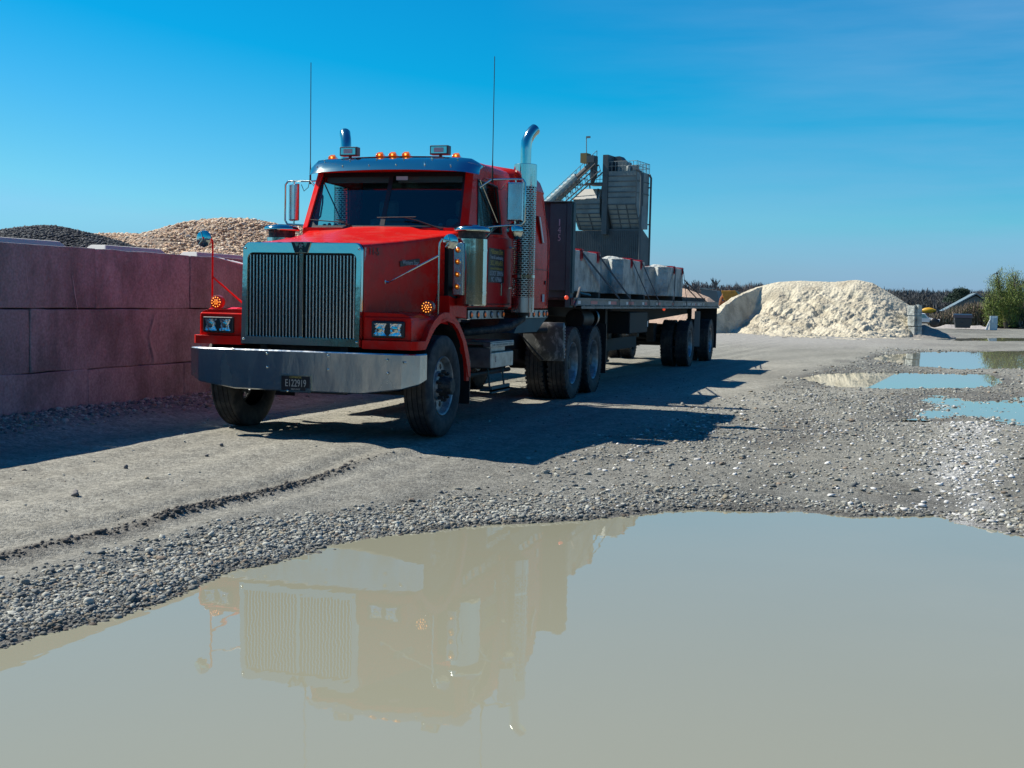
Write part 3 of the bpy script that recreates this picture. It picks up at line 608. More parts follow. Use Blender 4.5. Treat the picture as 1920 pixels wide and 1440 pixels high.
m = MB(); m.box(-1.1, 1.1, .20, .50, .72, .84); m.build('bumper_bracket', black, T)
# licence plate
m = MB(); m.box(-.157, .148, -.032, -.026, .470, .622); pl = m.build('licence_plate', platek, bump, bevel=.004)
m = MB(); m.box(-.168, .159, -.036, -.0235, .612, .626); m.box(-.168, .159, -.036, -.0235, .458, .472); m.box(-.168, -.155, -.036, -.0235, .473, .611); m.box(.146, .159, -.036, -.0235, .473, .611); m.box(.10, .148, -.034, -.031, .474, .50)
m.lathe([(-.033, .012), (-.040, .010), (-.040, 0)], org=(-.09, 0, .466), ax='Y', seg=10); m.build('plate_frame', chrome, bump)
text('E122919', .098, (-.005, -.0335, .541), (R(90), 0, 0), platew, bump, 'plate_number', sx=.66)
text('COMMERCIAL', .026, (-.005, -.0335, .600), (R(90), 0, 0), MATS['gold_letters'], bump, 'plate_small_letters', sx=.8)
text('FIRST STATE', .022, (-.005, -.0335, .484), (R(90), 0, 0), platew, bump, 'plate_small_letters', sx=.8)

# grille
Gz0, Gz1, gw = .902, 1.900, .637
def rrect(x0, x1, z0, z1, r, n=6, bottom=True):
    P = []
    for cx_, cz_, a0, rr in ((x1, z1, 0, r), (x0, z1, 90, r), (x0, z0, 180, r if bottom else .004), (x1, z0, 270, r if bottom else .004)):
        sx = -1 if cx_ == x1 else 1; sz = -1 if cz_ == z1 else 1
        for i in range(n+1):
            a = R(a0+90*i/n); P.append((cx_+sx*rr+rr*math.cos(a), cz_+sz*rr+rr*math.sin(a)))
    return P
def lean(z): return .035*(z-Gz0)
m = MB()
outr = rrect(-gw, gw, Gz0, Gz1, .075, bottom=False); inr = rrect(-.572, .572, .988, 1.795, .06, bottom=False)
secs = [[(x, .30+lean(z), z) for x, z in outr], [(x, .045+lean(z), z) for x, z in outr], [(x*.985, .022+lean(z), (z-1.4)*.985+1.4) for x, z in outr], [(x*1.012, .022+lean(z), (z-1.4)*1.012+1.4) for x, z in inr], [(x, .036+lean(z), z) for x, z in inr], [(x, .13+lean(z), z) for x, z in inr]]
m.loft(secs, True, caps=False); gs = m.build('grille_surround', chrome, T, smooth=35)
m = MB()
n = 32
for i in range(n):
    x = -.552+1.104*i/(n-1)
    if abs(x) < .03: continue
    z0, z1 = .985, 1.778
    m.box(x-.0065, x+.0065, .045+lean(1.4), .085+lean(1.4), z0, z1)
m.box(-.573, .573, .12, .125, .98, 1.80, mi=1)
for z in (1.20, 1.38, 1.56): m.box(-.56, .56, .088, .096, z-.006, z+.006, mi=1)
m.build('grille_bars', [mat('bright_bars', (.86, .84, .80), .22, 1), blk2], T, bevel=.002, seg=1)
m = MB(); m.box(-.021, .021, .036+lean(1.4), .10, .985, 1.79); m.build('grille_centre_bar', chrome, T, bevel=.004)
m = MB()
for (x, z) in [(-.60, .955), (.60, .955), (-.60, 1.84), (.605, 1.84)]: m = MB(); m.lathe([(-.0, .012), (-.01, .011), (-.012, 0)], org=(x, .022+lean(z), z), ax='Y', seg=10); m.build('bolt', chrome, gs)
m = MB(); m.box(.6385, .6415, .10, .135, 1.22, 1.86); m.build('edge_strip', MATS['worn_strip'] if 'worn_strip' in MATS else mat('worn_strip', (.50, .46, .44), .7, var=((.10, .08, .08), 30, 4, .5, .7)), gs)
# W-shaped badge
m = MB(); zt, zb = 1.905, 1.800; yy = .012+lean(1.85)
m.prism([(-.108, zt), (.108, zt), (.072, zb-.004), (-.066, zb-.004)], 'Y', yy, yy+.03); bd = m.build('badge_plate', chrome, T, bevel=.003)
m = MB()
m.prism([(-.104, zt-.006), (-.075, zt-.006), (-.045, zt-.055), (-.020, zt-.006), (.020, zt-.006), (.045, zt-.055), (.073, zt-.006), (.103, zt-.006), (.066, zb+.004), (.022, zb+.004), (.0, zb+.042), (-.022, zb+.004), (-.062, zb+.004)], 'Y', yy-.003, yy+.002); m.build('badge_letter', signb, bd)
def star(cx_, cz_, r0, r1, y0, y1, mt, nm):
    m = MB(); m.prism([(cx_+(r0 if k % 2 == 0 else r1)*math.sin(math.pi*k/5), cz_+(r0 if k % 2 == 0 else r1)*math.cos(math.pi*k/5)) for k in range(10)], 'Y', y0, y1); m.build(nm, mt, bd)
star(0, 1.866, .034, .015, yy-.005, yy-.003, chrome, 'badge_star'); star(0, 1.866, .018, .008, yy-.007, yy-.005, pinkl, 'badge_star')

# hood
def hoodsec(y, xs, zs, zc, zlow, rc=.07, crown=.30):
    """cross-section from left bottom over the top to right bottom"""
    half = [(xs, zlow), (xs+.004, (zlow+zs)/2), (xs, zs-rc)]
    for i in range(1, 5):
        a = R(90*i/4); half.append((xs-rc+rc*math.cos(a), zs-rc+rc*math.sin(a)))
    half += [(xs*.72, zs+(zc-zs)*.18), (xs*.50, zs+(zc-zs)*.40), (xs*.40, zs+(zc-zs)*.85), (xs*.30, zc-.004), (0, zc)]
    pts = [(-x, y, z) for x, z in half]+[(x, y, z) for x, z in half[::-1][1:]]
    return pts
m = MB()
HS = [(.30, .642, 1.905, 1.925, 1.0), (.16+.18, .645, 1.912, 1.938, 1.0), (.8, .70, 1.955, 1.995, 1.15), (1.3, .775, 2.01, 2.06, 1.2), (1.72, .86, 2.065, 2.13, 1.22)]
HS[0] = (.085, .640, 1.893, 1.905, .92)
m.loft([hoodsec(*h, rc=.05) for h in HS], closed=False); m.build('hood', red, T, smooth=40)
m = MB(); m.loft([hoodsec(1.715, .85, 2.06, 2.12, 1.22, rc=.05), hoodsec(1.70, .845, 2.05, 2.10, 1.25, rc=.05)], closed=False)
# cowl between hood and windshield
m.loft([hoodsec(1.712, .858, 2.060, 2.124, 1.95, rc=.05), hoodsec(2.07, .95, 2.135, 2.185, 2.03, rc=.05)], closed=False)
m.build('cowl', red, T, smooth=40)
m = MB(); m.box(-.88, .88, 1.80, 2.16, 1.15, 2.06); m.build('firewall', black, T)
# side text / emblem
def hoodx(y): return float(np.interp(y, [h[0] for h in HS], [h[1] for h in HS]))
ANG = math.degrees(math.atan2(hoodx(1.2)-hoodx(.8), .4)); ANG0 = math.degrees(math.atan2(hoodx(.33)-hoodx(.1), .23))
text('11-5', .105, (hoodx(.30)+.009, .30, 1.825), (R(90), 0, R(90-ANG0*2)), signb, T, 'fleet_number', sx=1.25)
p = on(775, 493, 'X', .72)
_by = 1.02
text('Western Star', .066, (hoodx(_by)+.016, _by, 1.745), (R(90), 0, R(90-ANG)), silv, T, 'side_badge_letters', sx=.9)
m = MB(); M = Matrix.Translation((hoodx(_by)+.009, _by, 1.745)) @ Matrix.Rotation(R(-ANG), 4, 'Z') @ Matrix.Rotation(R(6), 4, 'X')
m.box(-.004, .004, -.20, .20, -.026, .03, M=M); m.build('side_badge', signb, T, bevel=.002)
# fenders
def fender(s):
    m = MB(); cyc, czc = YF, .51
    # outer shell: lofted sections along y following the arch
    ys = [.10, .16, .30, .50, .70, .90, 1.10, 1.25, 1.38, 1.50, 1.59, 1.65]
    def top(y):
        d = (y-cyc)/.79; return 1.225 if y < .80 else max(.62, .475+.755*math.sqrt(max(0, 1-max(0, d)**2.3)))
    def low(y):
        d = (y-cyc)/.655; base = .905 if y < cyc-.5 else .905
        a = .51+.655*math.sqrt(max(0, 1-d*d)) if abs(d) < 1 else 0
        if y < cyc-.40: return max(.905, a)
        return max(a, .56) if abs(d) < 1 else .56
    secs = []
    for y in ys:
        t, b = top(y), low(y); fw = 0 if y > .14 else .02; xo = 1.13 if y < .45 else 1.13+.075*min(1, (y-.45)/.3); xi = .56
        b = min(b, t-.05)
        secs.append([(s*xi, y, t+.02), (s*(xo-.10), y, t+.01), (s*(xo-.03), y, t-.012), (s*xo, y, t-.05-fw), (s*xo, y, (t*.45+b*.55)), (s*xo, y, b+.0), (s*(xo-.05), y, b), (s*(xo-.06), y, t-.09), (s*xi, y, t-.05)])
    m.loft(secs, True); f = m.build('fender', red, T, bevel=.012, smooth=45)
    # headlight nacelle face
    m = MB(); m.box(min(s*.64, s*1.125), max(s*.64, s*1.125), .085, .34, .97, 1.205); m.build('headlight_nacelle', red, f, bevel=.02)
    # lower lip running round the front and along the arch
    m = MB(); lip = [(.14, .935)]
    path = [Vector((s*.645, .05, .935)), Vector((s*1.15, .05, .935)), Vector((s*1.185, .09, .935)), Vector((s*1.195, .14, .935)), Vector((s*1.195, .32, .935))]
    for k in range(0, 13):
        a = R(140-k*11.6); path.append(Vector((s*1.195, cyc+.70*math.cos(a), czc+.70*math.sin(a))))
    path = [p_ for i, p_ in enumerate(path) if i < 5 or p_.y > .36]
    secs = []
    for i, p_ in enumerate(path):
        if i < 5: n_ = Vector((0, 0, 1))
        else:
            n_ = (Vector((0, p_.y-cyc, p_.z-czc))).normalized()
        inn = Vector((0, 1, 0)) if i < 2 else (Vector((-s, .6, 0)).normalized() if i == 2 else Vector((-s, 0, 0)))
        hw = .042
        secs.append([p_+n_*hw, p_-n_*hw, p_-n_*hw+inn*.10, p_+n_*hw+inn*.10])
    m.loft(secs, True); m.build('fender_lip', red, f, bevel=.01, smooth=40)
    m = MB(); m.lathe([(-.9, .66), (-.3, .66)], org=(s*1.19 if s > 0 else 0, cyc, czc), ax='X', seg=48) if 0 else None
    # inner wheel well
    P = [(cyc+.649*math.cos(R(a)), czc+.649*math.sin(R(a))) for a in range(-5, 186, 12)]
    m.loft([[(s*.50, y, z) for y, z in P], [(s*1.17, y, z) for y, z in P]], closed=False); m.build('wheel_well', black, f)
    # headlight
    x0, x1 = (.735, 1.075); zc_ = 1.083
    m = MB(); a_, b_ = sorted((s*x0, s*x1)); m.box(a_, b_, .055, .12, 1.003, 1.163); hb = m.build('headlight', blk2, f, bevel=.016)
    for j in range(2):
        xa = x0+.018+j*.158; a_, b_ = sorted((s*xa, s*(xa+.145)))
        m = MB(); nx_, nz_ = 12, 8
        V_ = [[m.b.verts.new((a_+(b_-a_)*i/nx_, .051+.010*((2*i/nx_-1)**2)-.004*((2*k/nz_-1)**2)+random.uniform(-.0015, .0015), 1.025+.115*k/nz_)) for k in range(nz_+1)] for i in range(nx_+1)]
        for i in range(nx_):
            for k in range(nz_): m.b.faces.new((V_[i][k], V_[i+1][k], V_[i+1][k+1], V_[i][k+1]))
        m.build('headlight_lens', lensm, hb)
        m = MB(); m.lathe([(.0485, .03), (.046, .022), (.047, 0)], org=((a_+b_)/2, 0, 1.083), ax='Y', seg=12); m.build('bulb', chrome, hb)
    # amber turn lamp on top
    px = 1.085 if s < 0 else 1.11; py, pz = (.33, 1.305) if s < 0 else (.55, 1.30)
    m = MB(); m.lathe([(0, .066), (-.004, .069), (-.06, .069), (-.066, .06)][::-1], org=(s*px, py+.066, pz), ax='Y', seg=20, cap0=True, cap1=True); m.box(s*px-.025, s*px+.025, py+.0, py+.06, pz-.085, pz-.06)
    al = m.build('turn_lamp', mat('amber_housing', (.30, .035, .01), .3), f, smooth=40)
    m = MB()
    for rr, nn in ((.0, 1), (.022, 6), (.048, 11)):
        for k in range(nn):
            a = 2*math.pi*k/nn; m.lathe([(-.004, .0055), (-.008, .004), (-.009, 0)], org=(s*px+rr*math.cos(a), py+.002, pz+rr*math.sin(a)), ax='Y', seg=6)
    m.build('led', amberon, al)
    return f
fenL, fenR = fender(-1), fender(1)
# dark flaps behind the steer wheels
for s in (-1, 1):
    m = MB(); a_, b_ = sorted((s*.86, s*1.2)); m.box(a_, b_, 1.64, 1.655, .27, .74); m.build('mud_flap', blk2, T)

# fender mirrors
def fmirror(s, by, bx, mx, my, mz, r):
    root = bpy.data.objects.new('fender_mirror', None); COL.objects.link(root); root.parent = T; root.empty_display_size = .05
    post = chrome if s > 0 else MATS['red_paint']
    m = MB(); b0 = Vector((s*bx, by, 1.19 if s > 0 else 1.235)); top = Vector((s*bx, by+.02, mz+.0))
    m.tube([b0, (s*bx, by+.005, 1.35), (s*bx, by+.01, mz-.10), (s*(bx+.005), by+.015, mz-.02), (s*(bx+.03), by+.015, mz+.02), (s*mx, my, mz+.005)], .0095, 10)
    m.lathe([(0, .035), (.012, .03), (.02, .012)], org=(s*bx, by, b0.z-.012), ax='Z', seg=14) ; m.build('post', post, root, smooth=40)
    m = MB(); m.lathe([(.02, r*.97), (.014, r), (.004, r*.985), (-.004, r*.8), (-.009, r*.4), (-.011, 0)], org=(s*mx, my+.02, mz), ax='Y', seg=28)
    for k in range(3):
        a = R(90+120*k+20); m.tube([(s*mx, my+.004, mz), (s*mx+r*.9*math.cos(a), my+.012, mz+r*.9*math.sin(a))], .004, 6)
    m.build('mirror_shell', chrome, root, smooth=40)
    m = MB(); m.lathe([(.021, r*.95), (.023, 0)], org=(s*mx, my+.02, mz), ax='Y', seg=24); m.build('mirror_glass', MATS['chrome'], root)
    return root
fr = fmirror(1, .74, 1.155, 1.245, .80, 1.955, .078)
m = MB(); q0 = on(722, 529, 'X', .665); q1 = Vector((1.155, .745, 1.81))
m.lathe([(0, .028), (.012, .024), (.018, .01)], org=(.660, q0.y, q0.z), ax='X', seg=14); m.tube([(.672, q0.y, q0.z), (.70, q0.y+.01, q0.z)], .012); mid = Vector((.70, q0.y, q0.z)).lerp(q1, .38)
m.tube([(.70, q0.y+.01, q0.z), mid], .006); m.tube([mid, q1], .010); m.build('brace', chrome, fr, smooth=40)
m = MB(); m.tube([(1.155, .74, 1.46), (1.02, .95, 1.24)], .006); m.build('brace', chrome, fr)
fl_ = fmirror(-1, .42, 1.185, 1.262, .36, 1.945, .085)
m = MB(); m.tube([(-1.185, .43, 1.77), (-.95, .40, 1.72)], .006); m.tube([(-.95, .40, 1.72), (-.65, .36, 1.66)], .010); m.build('brace', whitep, fl_)
m = MB(); m.tube([(-1.185, .43, 1.56), (-.80, .36, 1.30), (-.79, .36, 1.24)], .011); m.build('brace', red, fl_)

# ------------------------------------------------------------------ cab
def cx(z): return 1.0 if z < 2.12 else 1.0-.05*(z-2.12)/.74
def sideface(m, s, pts, off=0.): m.face([(s*(cx(z)+off), y, z) for y, z in pts])
m = MB()
for s in (-1, 1):
    for q in ([(2.10, 1.30), (3.75, 1.30), (3.75, 2.14), (3.32, 2.17), (2.40, 2.13), (2.08, 2.15)], [(2.08, 2.15), (2.40, 2.13), (2.50, 2.73), (2.39, 2.85)],
              [(2.39, 2.85), (2.50, 2.73), (3.22, 2.72), (3.75, 2.87)], [(3.75, 2.87), (3.22, 2.72), (3.32, 2.17), (3.75, 2.14)]): sideface(m, s, q)
    # windshield pillars and the front panel below
    m.face([(s*1.0, 2.08, 2.15), (s*.915, 2.055, 2.16), (s*.872, 2.36, 2.81), (s*cx(2.85), 2.39, 2.85)])
    m.face([(s*1.0, 2.10, 1.30), (s*1.0, 2.08, 2.15), (s*.80, 2.03, 2.16), (s*.80, 2.05, 1.30)])
m.face([(-.95, 2.05, 2.16), (.95, 2.05, 2.16), (.93, 2.045, 2.12), (-.93, 2.045, 2.12)])
m.face([(-.872, 2.36, 2.81), (.872, 2.36, 2.81), (.93, 2.39, 2.90), (-.93, 2.39, 2.90)])
m.face([(-1, 3.75, 1.30), (1, 3.75, 1.30), (cx(2.87), 3.75, 2.87), (-cx(2.87), 3.75, 2.87)])
bmesh.ops.remove_doubles(m.b, verts=m.b.verts, dist=.001)
cab = m.build('cab', red, T)
sd = cab.modifiers.new('sol', 'SOLIDIFY'); sd.thickness = .025; sd.offset = -1
m = MB()
def roofsec(y, z0, w):
    h = [(w, z0), (w-.012, z0+.05), (w-.045, z0+.085), (w-.11, z0+.11), (w*.55, z0+.14), (0, z0+.15)]
    return [(-x, y, z) for x, z in h]+[(x, y, z) for x, z in h[::-1][1:]]
m.loft([roofsec(2.37, 2.845, .952), roofsec(2.5, 2.852, .952), roofsec(3.76, 2.868, .952)], closed=False)
m.build('roof', red, T, smooth=50)
m = MB(); m.box(-.97, .97, 2.10, 3.72, 1.28, 1.34); m.box(-.93, .93, 3.60, 3.70, 1.34, 2.85)
m.loft([[(-.93, 2.12, 2.10), (.93, 2.12, 2.10)], [(-.93, 2.20, 2.19), (.93, 2.20, 2.19)], [(-.93, 2.55, 2.12), (.93, 2.55, 2.12)], [(-.93, 2.58, 1.70), (.93, 2.58, 1.70)]], closed=False)
m.box(-.90, .90, 2.42, 3.7, 2.84, 2.86)
m.build('cab_interior', dark, T)
m = MB()
for x in (-.50, .50):
    m = MB(); m.box(x-.25, x+.25, 2.95, 3.45, 1.62, 1.78); m.box(x-.24, x+.24, 3.36, 3.50, 1.78, 2.36); m.box(x-.13, x+.13, 3.38, 3.48, 2.381, 2.58); m.build('seat', seatm, T, bevel=.05)
m = MB(); N_ = 28; c = Vector((.50, 2.72, 2.17)); ex = Vector((1, 0, 0)); ey = Vector((0, .62, .78)).normalized()
m.tube([c+ex*(.23*math.cos(2*math.pi*k/N_))+ey*(.23*math.sin(2*math.pi*k/N_)) for k in range(N_+1)], .015, 8)
for a in (30, 150, 270): m.tube([c, c+ex*.23*math.cos(R(a))+ey*.23*math.sin(R(a))], .012, 6)
m.tube([c, (.50, 2.5, 1.95)], .03, 8); m.build('steering_wheel', blk2, T, smooth=40)
m = MB()
m.tube([(-.865, 2.20, 2.27), (-.845, 2.22, 2.30), (-.84, 2.26, 2.45), (-.855, 2.30, 2.53), (-.87, 2.32, 2.55)], .010, 8); m.tube([(-.42, 3.0, 2.15), (-.42, 3.0, 2.42), (-.36, 3.0, 2.52)], .016, 8); m.build('grab_handle', seatm, T, smooth=40); m = MB()
for (x, z, r) in ((-.80, 2.19, .03), (-.74, 2.20, .025), (-.66, 2.19, .035), (-.20, 2.2, .03), (-.10, 2.2, .02), (.62, 2.2, .03)): m.lathe([(-.02, r), (.02, r*.8), (.03, 0)], org=(x, 2.24, z), seg=8)
m.build('dash_clutter', seatm, T, smooth=40)
m = MB(); m.box(-.83, -.05, 2.36, 2.375, 2.69, 2.79); m.box(.05, .83, 2.36, 2.375, 2.69, 2.79); m.build('sun_shades', seatm, T, bevel=.01)
# glass
def wsp(x, t, o=0.): return Vector((x*(1-.047*t), 2.058+.30*t-.035*(1-(x/.91)**2)-o, 2.165+.635*t))
m = MB()
for a, b in ((-.905, -.025), (.025, .905)):
    xs = [a+(b-a)*i/6 for i in range(7)]
    m.loft([[wsp(x, .0) for x in xs], [wsp(x, 1.0) for x in xs]], closed=False)
ws = m.build('windshield', glass, T, smooth=60)
m = MB()
def bar(pts, w, o0, o1):
    for p_, q_ in zip(pts, pts[1:]):
        pass
fr_ = []
def wsquad(x0, x1, t0, t1):
    xs = [x0+(x1-x0)*i/8 for i in range(9)]
    m.loft([[wsp(x, t0, .006) for x in xs], [wsp(x, t1, .006) for x in xs]], closed=False)
wsquad(-.028, .028, 0, 1); wsquad(-.915, .915, -.012, .035); wsquad(-.915, -.885, .0, 1); wsquad(.885, .915, 0, 1); wsquad(-.915, .915, .93, 1.01)
for sx in (-1, 1):      # rounded lower corners
    for k in range(3):
        xx = sx*(.885-.018*k); wsquad(min(xx, xx-sx*.02), max(xx, xx-sx*.02), .03, .10-.025*k)
m.build('gasket', blk2, ws)
m = MB(); q = wsp(.02, .93, .014); m.box(.06, .20, q.y-.004, q.y, q.z-.045, q.z+.0); m.build('sticker', MATS['worklight_lens'], ws)
# wipers
for (px0, px1) in (((655, 423), (600, 411)), ((828, 430), (725, 407))):
    m = MB(); a = on(px0[0], px0[1], 'Y', 2.03); e = on(px1[0]+30, px1[1]-0, 'Y', 2.03)
    m.tube([a, a.lerp(e, .6)+Vector((0, 0, .012)), e], [.012, .007, .005], 6)
    b0, b1 = on(px1[0]-18, px1[1]+1, 'Y', 2.02), on(px1[0]+ (55 if px0[0] > 700 else 45), px1[1]+(0 if px0[0] > 700 else 6), 'Y', 2.02)
    m.tube([b0, b1], .006, 6); m.box(a.x-.02, a.x+.02, a.y-.01, a.y+.02, a.z-.03, a.z+.01); m.build('wiper', blk2, ws)
# visor
m = MB(); xs = [-1.035, -1.0, -.93, -.8, -.55, -.25, 0, .25, .55, .8, .93, 1.0, 1.035]; secs = []
for x in xs:
    k = (x/1.035)**2; e = max(0, (abs(x)-.86)/.175)
    yb, zb = 2.085+.06*k+.16*e**2, 2.812-.030*k-.012*e; yt, zt = 2.325+.01*k+.07*e**2, 2.968-.008*k-.085*e**2.2
    secs.append([(x, yb+.012, zb-.001), (x, yb, zb), (x, yb+.03, zb+.035), (x, (yb+yt)/2-.018, (zb+zt)/2+.018), (x, yt-.01, zt), (x, yt+.05, zt+.002), (x, yt+.05, zt-.006), (x, (yb+yt)/2+.0, (zb+zt)/2+.01)])
m.loft(secs, True); vis = m.build('sun_visor', chrome, T, smooth=35)
m = MB()
for x in (-.82, -.50, -.17, .16, .50, .80):
    for dx, t in ((0, .78), (-.045, .30)):
        k = ((x+dx)/1.035)**2; yb, zb = 2.085+.06*k, 2.812-.03*k; yt, zt = 2.325, 2.965
        m = MB(); m.lathe([(.006, .010), (-.006, .008), (-.009, 0)], org=(x+dx, yb+(yt-yb)*t-.022, zb+(zt-zb)*t+.014), ax='Y', seg=8); m.build('rivet', chrome, vis)
# roof lamps
for px in (625, 714, 738, 763, 857):
    p = on(px, 291, 'Y', 2.46); m = MB(); zz = 2.998 if abs(p.x) < .4 else 2.975
    m.loft([[(p.x-.052, 2.42, zz), (p.x+.052, 2.42, zz), (p.x+.046, 2.415, zz+.03), (p.x-.046, 2.415, zz+.03)], [(p.x-.045, 2.44, zz-.01), (p.x+.045, 2.44, zz-.01), (p.x+.028, 2.45, zz+.055), (p.x-.028, 2.45, zz+.055)], [(p.x-.03, 2.60, zz-.01), (p.x+.03, 2.60, zz-.01), (p.x+.012, 2.58, zz+.012), (p.x-.012, 2.58, zz+.012)]])
    ml = m.build('marker_lamp', amber, T, bevel=.008); m = MB(); m.lathe([(0, .012), (-.004, .008), (-.005, 0)], org=(p.x, 2.414, zz+.018), ax='Y', seg=8); m.build('bulb', amberon, ml)
for x0, x1, u in ((-.745, -.525, 0), (.375, .60, 0)):
    sh = -.035
    m = MB(); m.box(x0, x1, 2.50, 2.60, 3.02, 3.125); m.tube([((x0+x1)/2, 2.56, 2.96), ((x0+x1)/2, 2.56, 3.03)], .02); wl = m.build('work_light', housing, T, bevel=.012)
    m = MB(); m.box(x0+.018, x1-.018, 2.494, 2.499, 3.035, 3.11); m.build('light_frame', chrome, wl); m = MB(); m.box(x0+.055, x1-.055, 2.489, 2.4935, 3.047, 3.098); m.build('lens', MATS['worklight_lens'], wl)
# doors
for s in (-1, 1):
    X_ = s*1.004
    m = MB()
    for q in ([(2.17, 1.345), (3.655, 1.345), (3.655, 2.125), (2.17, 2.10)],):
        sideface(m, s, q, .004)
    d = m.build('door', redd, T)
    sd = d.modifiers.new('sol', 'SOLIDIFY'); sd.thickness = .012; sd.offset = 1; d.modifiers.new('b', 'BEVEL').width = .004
    m = MB()
    for (ya, za), (yb, zb) in (((2.15, 1.335), (3.67, 1.335)), ((3.668, 1.335), (3.668, 2.80)),):
        m.tube([(s*(cx(za)+.002), ya, za), (s*(cx(zb)+.002), yb, zb)], .006, 6)
    m.build('door_gap', black, d)
    m = MB(); sideface(m, s, [(2.40, 2.13), (3.32, 2.17), (3.22, 2.72), (2.50, 2.73)], -.014); w_ = m.build('side_window', glass2, d)
    m = MB(); q0 = on(899, 337, 'X', .965); q1 = on(932, 417, 'X', .995)
    m.tube([(s*.968, q0.y, q0.z), (s*.998, q1.y, q1.z)], .008, 6); m.build('vent_bar', chrome, w_)
    m = MB(); W4 = [(2.40, 2.13), (3.32, 2.17), (3.22, 2.72), (2.50, 2.73)]
    m.tube([(s*(cx(z)+.0), y, z) for y, z in W4+W4[:1]], .013, 6); m.build('window_seal', blk2, w_)
    m = MB(); a_, b_ = sorted((s*1.012, s*1.035)); m.box(a_, b_, 3.24, 3.29, 1.435, 1.585); hd = m.build('door_handle', chrome, d, bevel=.008)
    m = MB(); a_, b_ = sorted((s*1.034, s*1.037)); m.box(a_, b_, 3.252, 3.278, 1.455, 1.565); m.build('handle_pull', blk2, hd)
    m = MB(); m.tube([(s*1.0, 3.60, 2.02), (s*1.06, 3.62, 2.02), (s*1.075, 3.63, 1.98), (s*1.075, 3.63, 1.58), (s*1.06, 3.62, 1.535), (s*.99, 3.60, 1.53)], .013, 8); m.build('grab_rail', chrome, T, smooth=40)
# door placard (left door)
ld = [o for o in T.children if o.name.startswith('door')][-1]
m = MB(); m.box(1.0175, 1.0205, 2.765, 3.385, 1.585, 1.985); sg = m.build('door_placard', signb, ld, bevel=.001)
for s_, z_, sz, mt, sx in (('Milltown Dirt', 1.945, .088, MATS['gold_letters'], 1.0), ('Tree & Landscaping', 1.880, .062, silv, 1.02), ('302.349.6451', 1.812, .082, gold, 1.1), ('www.dirtsales.com', 1.752, .056, gold, 1.1), ('US DOT 3896956', 1.692, .082, silv, .88), ('MC 1479606', 1.622, .082, silv, .95)):
    text(s_, sz, (1.0215, 3.075, z_), (R(90), 0, R(90)), mt, sg, 'placard_line', sx=sx)
# lamp strips under cab and sleeper
for s in (-1, 1):
    for (y0, y1, ys, xx) in ((2.17, 3.52, [2.28, 2.52, 2.77, 3.02, 3.27, 3.48], .985), (4.10, 5.22, [4.30, 4.53, 4.78, 5.02, 5.17], 1.075)):
        m = MB(); a_, b_ = sorted((s*(xx-.03), s*xx)); m.box(a_, b_, y0, y1, 1.165, 1.262); ls = m.build('lamp_strip', alu, T)
        for i, y in enumerate(ys):
            m = MB(); m.lathe([(0, .043), (s*.008, .043), (s*.010, .032)], org=(s*xx, y, 1.213), ax='X', seg=14, cap1=True); ring = m.build('lamp_ring', blk2, ls)
            m = MB(); m.lathe([(s*.008, .027), (s*.018, .018), (s*.020, 0)], org=(s*xx, y, 1.213), ax='X', seg=12); m.build('lamp_lens', amber if (y0 > 4 or i == 5) else MATS['silver_letters'] if i > 2 else MATS['amber_lens'], ring)
for s in (-1, 1):
    m = MB(); a_, b_ = sorted((s*.62, s*.982)); m.prism([(1.58, 1.20), (2.14, 1.17), (2.14, 1.34), (1.56, 1.42)], 'X', a_, b_); m.build('cab_corner_panel', red, T, bevel=.01)

# sleeper
m = MB()
def slsec(y, k, f=0.):
    w = 1.085*k
    h = [(w*.93, 1.27), (w, 1.29), (w+.01, 1.9), (w+.008, 2.2), (w-.045, 2.78), (w-.035, 2.80), (w-.045, 2.83), (w-.08, 2.93-f), (w-.17, 3.02-f), (w*.5, 3.08-f), (0, 3.10-f)]
    return [(-x, y, z) for x, z in h]+[(x, y, z) for x, z in h[::-1][1:]]
secs = [slsec(3.76, .875, .02), slsec(3.98, .885, .01), slsec(4.10, .99), slsec(4.20, 1.0), slsec(5.10, 1.0), slsec(5.20, .995, .01), slsec(5.25, .97, .04)]
for sc in secs[-3:]:
    for i, (x, y, z) in enumerate(sc): sc[i] = (x, y-max(0, z-2.2)*.30 if y > 5.15 else y-max(0, z-2.2)*.2, z)
m.loft(secs, True); sl_ = m.build('sleeper', red, T, smooth=38)
m = MB()
for s in (-1, 1):
    m.tube([(s*1.096, 4.22, 1.79), (s*1.096, 5.08, 1.79)], .005, 4); m.tube([(s*1.06, 5.0, 2.70), (s*1.096, 5.09, 2.2), (s*1.096, 5.10, 1.31)], .005, 4)
m.build('panel_gap', black, sl_)
for s in (-1, 1):
    m = MB(); v_ = [(4.53, 2.47), (4.60, 2.47), (4.80, 2.13), (4.73, 2.13)]
    m.prism([(y, z) for y, z in v_], 'X', *sorted((s*1.06, s*1.115))); vh = m.build('sleeper_vent', mat('sleeper_vent_red', (.2, .005, .008), .4) if s > 0 else MATS['red_door_paint'], sl_, bevel=.006)
    m = MB(); m.prism([(4.54, 2.46), (4.60, 2.46), (4.795, 2.14), (4.735, 2.14)], 'X', *sorted((s*1.1151, s*1.122))); m.build('vent_cover', tapeW, vh)
    m = MB(); m.box(*sorted((s*1.095, s*1.10)), 4.85, 4.95, 1.37, 1.47); m.build('sticker', MATS['silver_letters'], sl_)
    m = MB(); m.box(*sorted((s*1.09, s*1.105)), 4.97, 5.0, 1.60, 1.65); m.build('latch', black, sl_)
for s in (-1, 1): m = MB(); m.prism([(4.0, 1.16), (5.24, 1.16), (4.75, .98), (3.7, .98)], 'X', *sorted((s*.80, s*1.06))); m.build('skirt', MATS['bulkhead_grey'], T)

